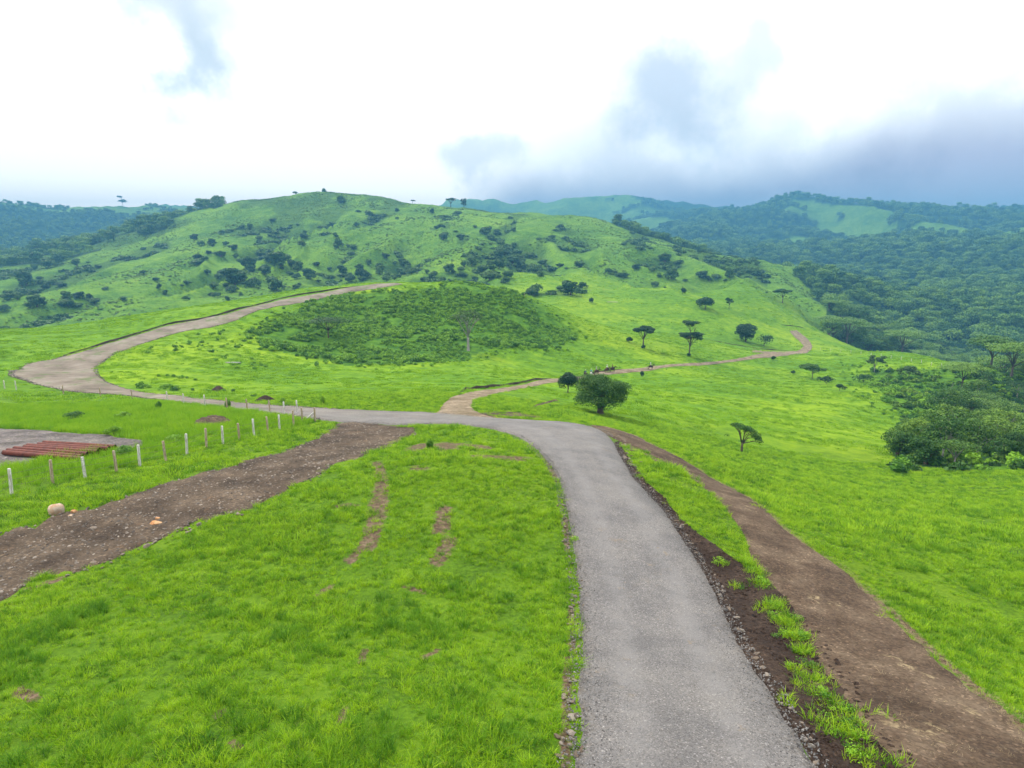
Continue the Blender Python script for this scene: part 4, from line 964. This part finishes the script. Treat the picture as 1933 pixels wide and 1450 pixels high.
# soil heap
def heap(px, py, w, h, m, label, seed):
    p, z, t = loc_of(px, py); W = w * t / F; Hh = h * t / F; n1, n2 = 40, 14; V = []; r = []
    for i in range(n2):
        for j in range(n1):
            a = 2*PI*j/n1; q = i/(n2-1); x = q*W/2*math.cos(a); y = q*W*.4*math.sin(a)
            zz = Hh*(1-q*q)*(1+.25*float(fbm(np.array(x*1.5+seed), np.array(y*1.5), seed, 3))) - .1*q + .10*float(fbm(np.array(x*6), np.array(y*6), seed, 2))
            V.append((x, y, zz))
    Fq = [(i*n1+j, i*n1+(j+1)%n1, (i+1)*n1+(j+1)%n1, (i+1)*n1+j) for i in range(n2-1) for j in range(n1)]
    o = link('soil_heap', mesh_np('soil_heap', V, np.array(Fq)[:, ::-1], m)); o.location = (p[0], p[1], z); tag(o, label, 'soil heap')
heap(400,799,80,14,M['track_rocky'],'dark rocky soil heap in the tall grass behind the fence',3)
heap(412,738,30,9,M['soil_dark'],'small dark earth mound on the field slope above the far road',5)
heap(500,757,42,10,M['soil_dark'],'small weedy earth bank on the verge above the fence corner',6)
# eroded banks: low dark ledges
def ledge(name, px_pts, h, label, m=M['soil_dark'], thick=.6, seed=0):
    C = smooth_chain(px_pts, 6); V = []; 
    for i, c in enumerate(C):
        a = C[max(i-1, 0)]; b = C[min(i+1, len(C)-1)]; d = (b-a)/(np.linalg.norm(b-a)+1e-9); nrm = np.array([-d[1], d[0]])
        if nrm @ c < 0: nrm = -nrm
        hh_ = h*.55*(.55+.9*float(vnoise(np.array(i*.5), np.array(seed), seed)))*min(1, i/4, (len(C)-1-i)/4)
        for (o_, z_) in ((-.35*thick, -.05), (-.1*thick, hh_*.6), (.15*thick, hh_), (thick, hh_*.9), (thick*2.2, -.1)):
            q = c + nrm*o_; V.append((q[0], q[1], float(hgt(*q)) + z_))
    n5 = 5; Fq = [(i*n5+j, i*n5+j+1, (i+1)*n5+j+1, (i+1)*n5+j) for i in range(len(C)-1) for j in range(4)]
    nf = len(Fq); fm = [(1 if (k % 4) >= 2 else 0) for k in range(nf)]
    o = link(name, mesh_np(name, V, Fq, [m, M['ground']], fmat=fm, attrs={'mask': np.zeros((len(V), 4)), 'hill': np.zeros(len(V))})); tag(o, kind='structure'); return o
ledge('earth_bank', [(868,741),(890,735),(930,731),(990,722),(1045,715)], .75, '', seed=2)
ledge('earth_bank', [(1060,712),(1130,703),(1180,697)], .5, '', seed=3)
ledge('earth_bank', [(110,675),(200,648),(300,617),(390,600),(450,584),(530,564),(620,549),(700,538)], .75, '', seed=4)
ledge('earth_bank', [(1330,640),(1380,650),(1430,658),(1500,661)], .6, '', seed=5)
ledge('earth_bank', [(1475,613),(1500,616),(1520,620)], .7, '', seed=6)

# ------------------------------------------------------------------ fences
def post_mat(name, a, b):
    m, nt, out = new_mat(name); g = NT(nt); tc_ = g.n('ShaderNodeTexCoord').outputs['Object']
    mp = g.n('ShaderNodeMapping'); mp.inputs['Scale'].default_value = (14, 14, 2.2); g.l(tc_, mp.inputs[0])
    c = g.mix(g.mapr(g.noise(mp.outputs[0], 1.5, 5, .7), .38, .62), a, b)
    g.bsdf(out, c, .9, g.bump(g.noise(mp.outputs[0], 3, 4, .7), .5, .02)); return m
M['post_wood'] = post_mat('weathered_post_wood', (.26,.19,.12), (.48,.39,.28)); M['post_white'] = post_mat('whitewashed_post', (.35,.32,.26), (.74,.72,.68))
M['wire'] = simple('fence_wire', (.10,.09,.08), (.17,.14,.12), 5, .6)
def post_mesh(h, r, m, seed):
    rr = random.Random(seed); mb = MB()
    mb.tube([(0, 0, -.3), (0, 0, 0), (rr.uniform(-.01, .01), rr.uniform(-.01, .01), h * .5), (0, 0, h - .03), (0, 0, h)], [r * 1.05, r * 1.03, r, r * .96, r * .8], 9)
    return mb.mesh('post', m)
post_m = [post_mesh(1.42, .085, M['post_wood'], 1), post_mesh(1.42, .085, M['post_white'], 2)]
ring = MB()
for zz in (.45, .8, 1.15): ring.tube([(0, 0, zz - .012), (0, 0, zz + .012)], [.093, .093], 9, False)
def fence(posts, label, heights, wires=(.45, .8, 1.15), lean=0.0):
    """posts: (px, py, kind) base pixels"""
    W = [(*hit(a, b),) for a, b, _ in posts]
    e = empty('fence', (W[0][0], W[0][1], float(hgt(*W[0])))); tag(e, label, 'fence')
    tops = []
    for i, ((x, y), (_, _, k)) in enumerate(zip(W, posts)):
        z = float(hgt(x, y)); o = link('post', post_m[k], e); s_ = random.uniform(.93, 1.05)
        o.matrix_parent_inverse = e.matrix_world.inverted(); o.location = (x - e.location.x, y - e.location.y, z - e.location.z)
        o.rotation_euler = (random.gauss(0, .02), random.gauss(0, .02), random.uniform(0, 6)); o.scale = (1, 1, s_)
        o['label'] = 'whitewashed post' if k else 'bare brown wooden post'
        tops.append((x - e.location.x, y - e.location.y, z - e.location.z))
    for wz in wires:
        mb = MB(); path = []
        for i in range(len(tops)):
            path.append(Vector(tops[i]) + Vector((0, -.09, wz)))
            if i < len(tops) - 1: path.append((Vector(tops[i]) + Vector(tops[i+1])) / 2 + Vector((0, -.09, wz - .03)))
        mb.tube(path, [.007] * len(path), 4); link('wire', mb.mesh('wire', M['wire']), e)
    return e, tops
bpy.context.view_layer.update()
fr = [(-45,965,1),(22,932,1),(100,912,0),(161,903,1),(220,891,0),(264,880,1),(313,870,0),(353,857,1),(390,845,0),(421,838,1),(452,831,0),(480,824,1),(506,817,0),(528,812,1),(555,805,0),(571,799,0),(595,797,0)]
# parents placed without inverse matrices: children use local offsets
def fix(e):
    for c in e.children: c.matrix_parent_inverse.identity()
e1, t1 = fence(fr, 'front wire fence of alternating white and brown posts between tall grass and rocky track', None); fix(e1)
c = Vector(t1[-1])
for dx, dy, k in ((-1.35, .15, 1), (-1.3, 1.2, 0)):
    mb = MB(); mb.tube([(c.x + dx, c.y + dy, c.z - .1), (c.x - .05, c.y, c.z + .95)], [.07, .065], 8)
    o = link('brace', mb.mesh('brace', M['post_white' if k else 'post_wood']), e1)
rr2 = [(-60,742,0),(9,734,1),(31,736,1),(120,744,0),(190,748,0),(250,752,0),(316,757,1),(347,764,1),(388,768,1),(429,775,0),(467,776,0),(510,778,0),(537,783,1),(561,781,1),(595,797,0)]
e2, t2 = fence(rr2[:-1], 'rear wire fence of pale posts running along the near side of the far road', None); fix(e2)
# far fence on the knoll crest
kn = [(1530 + 19*i, int(660 + 1.6*i + .075*i*i) , 1) for i in range(19)]
e3, t3 = fence([(a, b, 1) for a, b, _ in kn], 'distant fence of tiny white posts along the crest of the sunny knoll', None, wires=(1.1,)); fix(e3)
mdw = [(990 + 25*i, 560 - int(1.95*i), 0) for i in range(20)]
e4, t4 = fence(mdw, 'distant dark fence along the upper rim of the far meadow', None, wires=(1.1,)); fix(e4)
# low pale rails lying on the meadow
M['pale_wood'] = simple('pale_cut_wood', (.35,.33,.30), (.55,.53,.5), 3)
for px, py, w, lab in ((440,687,28,'long pale pole lying in the field below the mound'),(1155,571,22,'grey water trough lying on the far meadow slope')):
    p, z, t = loc_of(px, py); L_ = w*t/F; mb = MB(); mb.tube([(-L_/2, 0, .18), (0, .05, .2), (L_/2, 0, .18)], [.16, .17, .14], 8)
    if 'trough' in lab:
        for s_ in (-.3, .3): mb.tube([(L_*s_, 0, -.1), (L_*s_, 0, .2)], [.1, .1], 6)
    o = link('pole' if 'pole' in lab else 'trough', mb.mesh('pole', M['pale_wood'])); o.location = (p[0], p[1], z + .1); tag(o, lab, 'pole' if 'pole' in lab else 'trough')

# ------------------------------------------------------------------ rusty pipes
M['rust'] = simple('rusty_red_steel', (.075,.018,.012), (.17,.045,.028), 2.2, .75, .2, 12, .3)
M['pipe_shade'] = simple('pipe_inside_shade', (.01,.006,.005), (.02,.012,.01), 3)
pipes = [((4,859),(150,872)),((14,853),(165,869)),((22,849),(178,866)),((35,846),(185,862)),((46,843),(188,858)),((56,841),(190,855)),((66,839),(192,852))]
names_p = ['front rusty red steel pipe lying nearest the fence','second rusty pipe, directly behind the front one','third rusty pipe counted from the fence','middle rusty pipe of the row of pipes','third rusty pipe counted from the yard side','second rusty pipe, next to the rearmost','rearmost rusty red steel pipe lying on the yard mud']
pa = hit(7, 861); pb = hit(155, 873); dr = (pb - pa); Lp = np.linalg.norm(dr); dr /= Lp; nn = np.array([-dr[1], dr[0]])
far_p = hit(66, 845); gap = abs((far_p - pa) @ nn) / 6.0; gap = .62
sl = ((far_p - pa) @ dr) / 6.0
print('pipes length', Lp, 'gap', gap)
for i in range(7):
    a = pa + nn * gap * i + dr * (sl * i + random.uniform(-.25, .25)); b = a + dr * (Lp * random.uniform(.96, 1.02)) + nn * random.uniform(-.12, .12)
    za, zb = float(hgt(*a)) + .26, float(hgt(*b)) + .26
    mb = MB(); R = .175
    e = empty('steel_pipe', (a[0], a[1], za - .2)); tag(e, names_p[i], 'pipe', 'rusty steel pipes on the yard')
    A_ = Vector((0, 0, .2)); B_ = Vector((b[0]-a[0], b[1]-a[1], zb - za + .2))
    mb.tube([A_, A_.lerp(B_, .5), B_], [R, R, R], 18, False)
    for E0, E1 in ((A_, A_.lerp(B_, .08)), (B_, B_.lerp(A_, .08))): mb.tube([E0, E1], [R * .86, R * .86], 18, False)
    link('pipe_wall', mb.mesh('pipe_wall', M['rust']), e)
    for E0 in (A_, B_):  # near-black disc in each open end, painting the shade inside the pipe
        mb = MB(); u_ = (B_ - A_).normalized() * .03; q_ = u_ if E0 is A_ else -u_
        mb.tube([E0 + q_ * 4, E0 + q_ * 4.2], [R * .85, R * .85], 16); link('bore_shade', mb.mesh('bore_shade', M['pipe_shade']), e)

# ------------------------------------------------------------------ horses and riders
def skin_mesh(name, verts, edges, radii, root, mat, sub=1):
    me = bpy.data.meshes.new('tmp'); me.from_pydata(verts, edges, []); o = bpy.data.objects.new('tmp', me); COL.objects.link(o)
    sk = o.modifiers.new('s', 'SKIN'); sk.use_smooth_shade = True
    sv = me.skin_vertices[0].data
    for i, r in enumerate(radii): sv[i].radius = (r, r) if not isinstance(r, tuple) else r; sv[i].use_root = (i == root)
    sb_ = o.modifiers.new('b', 'SUBSURF'); sb_.levels = sub; sb_.render_levels = sub
    dg = bpy.context.evaluated_depsgraph_get(); ev = o.evaluated_get(dg); m2 = bpy.data.meshes.new_from_object(ev)
    bpy.data.objects.remove(o); m2.name = name; m2.materials.clear(); m2.materials.append(mat)
    for p in m2.polygons: p.use_smooth = True
    return m2
class SK:
    def __init__(s): s.v = []; s.e = []; s.r = []
    def add(s, p, r, parent=None):
        s.v.append(p); s.r.append(r); i = len(s.v) - 1
        if parent is not None: s.e.append((parent, i))
        return i
    def chain(s, start, items):
        for p, r in items: start = s.add(p, r, start)
        return start
def horse_mesh(mat):
    s = SK(); b0 = s.add((-.15, 0, 1.13), .33)
    rump = s.chain(b0, [((-.50, 0, 1.20), .31), ((-.74, 0, 1.16), .20)])
    ch = s.chain(b0, [((.22, 0, 1.12), .32), ((.52, 0, 1.17), .25)])
    hd = s.chain(ch, [((.74, 0, 1.42), .16), ((.92, 0, 1.68), .12), ((1.03, 0, 1.76), .11), ((1.16, 0, 1.60), .085), ((1.28, 0, 1.40), .065)])
    for sd, st in ((1, .12), (-1, -.10)):
        s.chain(rump - 1, [((-.58, .17*sd, 1.0), .17), ((-.46 + st*.5, .19*sd, .82), .11), ((-.72 + st, .17*sd, .50), .055), ((-.66 + st*1.6, .17*sd, .16), .04), ((-.60 + st*1.7, .17*sd, .04), .055)])
        s.chain(ch, [((.50, .15*sd, .95), .13), ((.46 - st*.4, .16*sd, .74), .085), ((.50 - st*1.2, .16*sd, .46), .05), ((.48 - st*1.8, .16*sd, .14), .036), ((.52 - st*1.8, .16*sd, .04), .052)])
        s.chain(hd - 2, [((.98, .06*sd, 1.88), .028)])
    return skin_mesh('body', s.v, s.e, s.r, 0, mat, 1)
def hair_mats(c, nm): return simple(nm, c, tuple(min(1, q*1.6) for q in c), 5)
M['horse_brown'] = hair_mats((.035,.018,.010), 'brown_horse_coat'); M['horse_bay'] = hair_mats((.085,.04,.02), 'bay_horse_coat'); M['horse_white'] = hair_mats((.55,.53,.50), 'white_horse_coat'); M['horse_black'] = hair_mats((.012,.010,.009), 'dark_horse_hair')
M['skin'] = simple('skin', (.30,.16,.10), (.34,.19,.12), 3); M['denim'] = simple('dark_trousers', (.02,.03,.06), (.035,.05,.09), 8); M['leather'] = simple('saddle_leather', (.05,.022,.01), (.08,.035,.018), 6)
M['hair'] = simple('dark_hair', (.01,.008,.006), (.02,.015,.01), 20); M['helmet'] = simple('white_helmet', (.70,.70,.70), (.78,.78,.78), 3, .4)
def cloth(nm, c): return simple(nm, c, tuple(q*.8 for q in c), 9)
M['teal'] = cloth('teal_shirt', (.02,.16,.19)); M['aqua'] = cloth('aqua_shirt', (.10,.45,.50)); M['white_sh'] = cloth('white_shirt', (.70,.71,.76)); M['black_sh'] = cloth('black_shirt', (.015,.015,.018)); M['grey_sh'] = cloth('grey_shirt', (.40,.42,.44))
horse_cache = {}
def make_horse(coat, x, y, rz, label):
    z = float(hgt(x, y)) + .06
    e = empty('horse', (x, y, z), rz); tag(e, label, 'horse', 'ridden horses on the trail')
    if coat not in horse_cache: horse_cache[coat] = horse_mesh(M[coat])
    link('body', horse_cache[coat], e)
    hm = M['horse_white'] if coat == 'horse_white' else M['horse_black']
    s = SK(); a = s.add((-.92, 0, 1.28), .05); s.chain(a, [((-1.04, 0, 1.05), .07), ((-1.06, 0, .75), .075), ((-1.02, 0, .5), .03)]); link('tail', skin_mesh('tail', s.v, s.e, s.r, 0, hm), e)
    s = SK(); a = s.add((.56, 0, 1.48), .04); s.chain(a, [((.74, 0, 1.66), .055), ((.90, 0, 1.84), .05), ((1.02, 0, 1.90), .04)]); link('mane', skin_mesh('mane', s.v, s.e, s.r, 0, hm), e)
    V = []; 
    for i in range(9):
        for j in range(13):
            u = i/8; a = -1.25 + 2.5*j/12; xx = -.40 + .72*u; rr_ = .37 + .07*abs(2*u-1)**3
            V.append((xx, rr_*math.sin(a), 1.13 + rr_*math.cos(a)))
    link('saddle', mesh_np('saddle', V, [(i*13+j, (i+1)*13+j, (i+1)*13+j+1, i*13+j+1) for i in range(8) for j in range(12)], M['leather']), e)
    return e, z
def make_rider(x, y, z, rz, shirt, label, helmet):
    e = empty('person', (x, y, z), rz); tag(e, label, 'person')
    s = SK(); p = s.add((-.08, 0, 1.60), .15)
    ch = s.chain(p, [((-.09, 0, 1.80), .125), ((-.07, 0, 2.02), .15)])
    nk = s.chain(ch, [((-.05, 0, 2.16), .065)])
    hd = s.chain(nk, [((-.03, 0, 2.26), .082), ((-.02, 0, 2.36), .095), ((-.03, 0, 2.43), .06)])
    s.chain(hd - 1, [((.085, 0, 2.335), .016)])                                                   # nose
    for sd in (1, -1):
        s.chain(hd - 1, [((-.03, .105*sd, 2.34), .018)])                                           # ear
        k = s.chain(p, [((-.02, .17*sd, 1.54), .12), ((.30, .36*sd, 1.30), .085), ((.20, .40*sd, .88), .05), ((.34, .41*sd, .82), .045)])
        w = s.chain(ch, [((-.07, .19*sd, 2.06), .065), ((-.06, .26*sd, 1.82), .05), ((.20, .17*sd, 1.68), .037), ((.27, .12*sd, 1.68), .036)])
        for q in range(4): s.chain(w, [((.32, (.09 + .022*q)*sd, 1.69 - .006*q), .012), ((.335, (.085 + .022*q)*sd, 1.655), .010)])
        s.chain(w - 1, [((.25, .085*sd, 1.72), .012)])
    link('body', skin_mesh('body', s.v, s.e, s.r, 0, M['skin'], 1), e)
    s = SK(); p = s.add((-.08, 0, 1.64), .165); ch = s.chain(p, [((-.09, 0, 1.82), .145), ((-.07, 0, 2.03), .165), ((-.055, 0, 2.11), .09)])
    for sd in (1, -1): s.chain(ch - 1, [((-.07, .20*sd, 2.06), .082), ((-.06, .27*sd, 1.83), .066), ((.05, .225*sd, 1.76), .058)])
    link('shirt', skin_mesh('shirt', s.v, s.e, s.r, 0, M[shirt], 1), e)
    s = SK(); p = s.add((-.08, 0, 1.56), .165)
    for sd in (1, -1): s.chain(p, [((-.02, .18*sd, 1.53), .135), ((.30, .365*sd, 1.30), .10), ((.20, .405*sd, .92), .065)])
    link('trousers', skin_mesh('trousers', s.v, s.e, s.r, 0, M['denim'], 1), e)
    V = []
    for i in range(7):
        for j in range(16):
            f_ = i/6*1.45; a = 2*PI*j/16; rr_ = .125; V.append((-.03 + rr_*math.sin(f_)*math.cos(a)*1.1, rr_*math.sin(f_)*math.sin(a), 2.355 + rr_*math.cos(f_)))
    if helmet:
        for j in range(16): a = 2*PI*j/16; V.append((-.01 + .17*math.cos(a), .15*math.sin(a), 2.36))
    nr3 = len(V)//16
    link('helmet' if helmet else 'hair', mesh_np('headgear', V, [(i*16+j, (i+1)*16+j, (i+1)*16+(j+1)%16, i*16+(j+1)%16) for i in range(nr3-1) for j in range(16)], M['helmet' if helmet else 'hair']), e)
riders = [(1105,714,'horse_brown',-1.3,'teal','dark brown horse seen from behind, leftmost on the trail','rider in dark teal shirt and white helmet on the leftmost brown horse',True),
 (1116,712,'horse_white',-1.9,'aqua','white horse beside the leftmost brown one on the trail','rider in light aqua shirt and white helmet on the white horse',True),
 (1126,708,'horse_bay',.2,'grey_sh','bay horse mostly hidden behind the domed tree','rider in grey top whose white helmet shows above the domed tree',True),
 (1146,704,'horse_bay',.5,'white_sh','bay horse just right of the top of the domed tree','rider in white shirt just right of the domed tree',True),
 (1156,703,'horse_brown',.3,'black_sh','brown horse carrying the bare-headed rider in black','bare-headed rider in black shirt on the brown horse',False),
 (1228,699,'horse_brown',-.05,'white_sh','dark brown horse seen side-on, alone at the right end of the group','rider in white shirt and white helmet riding alone on the right',True)]
for i, (px, py, coat, rz, sh, hl, rl, hm_) in enumerate(riders):
    p, z, t = loc_of(px, py)
    e, z0 = make_horse(coat, float(p[0]), float(p[1]), rz if abs(rz) < 1 else rz + PI, hl)
    make_rider(float(p[0]), float(p[1]), z0 - .02, rz if abs(rz) < 1 else rz + PI, sh, rl, hm_)

# ------------------------------------------------------------------ haze
zmax = float(ZG.max()) + 40; zmin = float(ZG.min()) - 1
me = bpy.data.meshes.new('haze'); B = 4200
me.from_pydata([(x, y, z) for x in (-B, B) for y in (-B, B) for z in (zmin, zmax)], [], [(0,1,3,2),(4,6,7,5),(0,4,5,1),(2,3,7,6),(0,2,6,4),(1,5,7,3)])
m, nt, out = new_mat('pale_haze'); pv = nt.nodes.new('ShaderNodeVolumePrincipled'); pv.inputs['Color'].default_value = (.13,.40,.68,1); pv.inputs['Density'].default_value = .00038; pv.inputs['Anisotropy'].default_value = 0
nt.links.new(pv.outputs[0], out.inputs['Volume']); me.materials.append(m); hz_ = link('haze', me); tag(hz_, 'thin bluish haze filling the valley air', 'haze', kind='stuff')
print('zmax', zmax, 'zmin', zmin)

# ------------------------------------------------------------------ sky and sun
EXPO = 1.5
SUN_EL, SUN_AZ = math.radians(52), math.radians(-50)      # azimuth from +Y towards +X
w = bpy.data.worlds.new('World'); scene.world = w; w.use_nodes = True; nt = w.node_tree; nt.nodes.clear(); g = NT(nt)
out = g.n('ShaderNodeOutputWorld'); bg = g.n('ShaderNodeBackground'); bg.inputs['Strength'].default_value = .1; g.l(bg.outputs[0], out.inputs[0])
sky = g.n('ShaderNodeTexSky'); sky.sky_type = 'NISHITA'; sky.sun_disc = False; sky.sun_elevation = SUN_EL; sky.sun_rotation = -SUN_AZ + PI/2 if False else SUN_AZ
gen = g.n('ShaderNodeTexCoord').outputs['Generated']
def vm(op, a, b=None, scale=None):
    n_ = g.n('ShaderNodeVectorMath', operation=op)
    for i, v_ in enumerate((a, b)):
        if v_ is None: continue
        if isinstance(v_, bpy.types.NodeSocket): g.l(v_, n_.inputs[i])
        else: n_.inputs[i].default_value = v_
    if scale is not None: n_.inputs['Scale'].default_value = scale
    return n_
nz = g.n('ShaderNodeTexNoise'); nz.inputs['Scale'].default_value = 5.5; nz.inputs['Detail'].default_value = 7; nz.inputs['Roughness'].default_value = .58; g.l(gen, nz.inputs['Vector'])
dst = vm('SCALE', vm('SUBTRACT', nz.outputs['Color'], (.5, .5, .5)).outputs[0], None, .30).outputs[0]
dirn = vm('NORMALIZE', vm('ADD', gen, dst).outputs[0]).outputs[0]
def dirpx(px, py): return Vector(ray(px, py)).normalized()
def blob(px, py, outer, inner, sy=1.0):
    """cloud gap: angular radius in degrees; sy flattens it vertically"""
    d = dirpx(px, py); df = vm('SUBTRACT', dirn, tuple(d)).outputs[0]
    df = vm('MULTIPLY', df, (1, 1, sy)).outputs[0]
    ln = vm('LENGTH', df).outputs['Value']
    return g.mapr(ln, math.radians(outer), math.radians(inner), 0, 1)
UN = 1 / (.1 * 2**EXPO)      # converts picture radiance to world colour units
def C(r, gg, b): return (r*UN, gg*UN, b*UN)
WHITE = C(2.1, 2.06, 2.0)
dst2 = vm('SCALE', vm('SUBTRACT', nz.outputs['Color'], (.5, .5, .5)).outputs[0], None, .085).outputs[0]
dirb = vm('NORMALIZE', vm('ADD', gen, dst2).outputs[0]).outputs[0]
col = g.mix(.06, WHITE, sky.outputs[0])
fine = g.noise(gen, 9, 6, .6)
low = g.n('ShaderNodeSeparateXYZ'); g.l(gen, low.inputs[0])
lowf = g.math('MULTIPLY', g.mapr(low.outputs[2], .17, .0), g.mapr(low.outputs[0], .12, -.12))
col = g.mix(lowf, col, C(3.9,3.3,2.7))
lowr = g.math('MULTIPLY', g.mapr(low.outputs[2], .14, .02), g.mapr(low.outputs[0], -.1, .12))
for (px, py, o_, i_, sy, colr, amt) in [(330,10,8.5,1.0,1.3,(.80,.90,1.0),.65),(350,120,4.0,.4,1.1,(.66,.80,.93),.7),(250,20,5,1,1.2,(.86,.95,1.02),.6),(1250,180,6.4,.8,1.0,(.60,.73,.92),.75),(1400,95,4.5,1,1.2,(.84,.92,1.0),.6),
     (880,300,4.5,1,1.6,(.78,.84,.96),.5),(580,165,2.2,.3,1,(.93,.97,1.0),.4)]:
    f_ = g.math('MULTIPLY', blob(px, py, o_, i_, sy), amt)
    col = g.mix(f_, col, C(*colr))
# dark bank hanging over the right-hand mountains
sepd = g.n('ShaderNodeSeparateXYZ'); g.l(dirb, sepd.inputs[0])
elv = sepd.outputs[2]; azx = sepd.outputs[0]
top = g.math('ADD', .125, g.math('MULTIPLY', g.mapr(azx, .20, .62), .050))
rel = g.math('SUBTRACT', elv, top)
bank = g.math('MULTIPLY', g.mapr(rel, .025, -.060), g.mapr(azx, -.10, .03))
dk = g.math('MULTIPLY', g.mapr(azx, .05, .55), g.mapr(rel, .0, -.07))
bankc = g.mix(g.mapr(fine, .35, .65), C(.74,.68,.84), C(.95,.90,1.02))
bankc = g.mix(dk, bankc, g.mix(g.mapr(fine, .35, .65), C(.58,.50,.66), C(.86,.76,.94)))
midb = g.math('MULTIPLY', g.math('MULTIPLY', g.mapr(rel, .12, .0), g.mapr(azx, -.02, .15)), g.mapr(fine, .35, .6, .0, .45))
col = g.mix(midb, col, C(.82,.86,.96))
col = g.mix(g.math('MULTIPLY', bank, .95), col, bankc)
below = g.mapr(sepd.outputs[2], -.02, -.10)
col = g.mix(below, col, C(.25,.42,.30))
g.l(col, bg.inputs['Color'])

sd = bpy.data.lights.new('sun', 'SUN'); sd.energy = 1.5; sd.angle = math.radians(10); sd.color = (1.0, .96, .88)
so = bpy.data.objects.new('sun', sd); COL.objects.link(so)
sv = Vector((math.sin(SUN_AZ) * math.cos(SUN_EL), math.cos(SUN_AZ) * math.cos(SUN_EL), math.sin(SUN_EL)))
so.rotation_euler = sv.to_track_quat('Z', 'Y').to_euler(); so.location = (0, 0, 60)

cd = bpy.data.cameras.new('camera'); cam = bpy.data.objects.new('camera', cd); COL.objects.link(cam)
cam.location = (0, 0, CZ); cam.rotation_euler = (PI/2 - PITCH, 0, 0)
cd.sensor_fit = 'HORIZONTAL'; cd.sensor_width = 36; cd.lens = 36 * F / 1933; cd.clip_start = .1; cd.clip_end = 20000
scene.camera = cam
scene.render.resolution_x = 1024; scene.render.resolution_y = 768
vs = scene.view_settings; scene.display_settings.display_device = 'sRGB'; vs.view_transform = 'Standard'; vs.look = 'None'; vs.exposure = EXPO; vs.gamma = 1
cy = scene.cycles; cy.use_denoising = True; cy.max_bounces = 6; cy.diffuse_bounces = 2; cy.glossy_bounces = 1; cy.transmission_bounces = 2; cy.volume_bounces = 0; cy.transparent_max_bounces = 8; cy.use_adaptive_sampling = True; cy.adaptive_threshold = .02
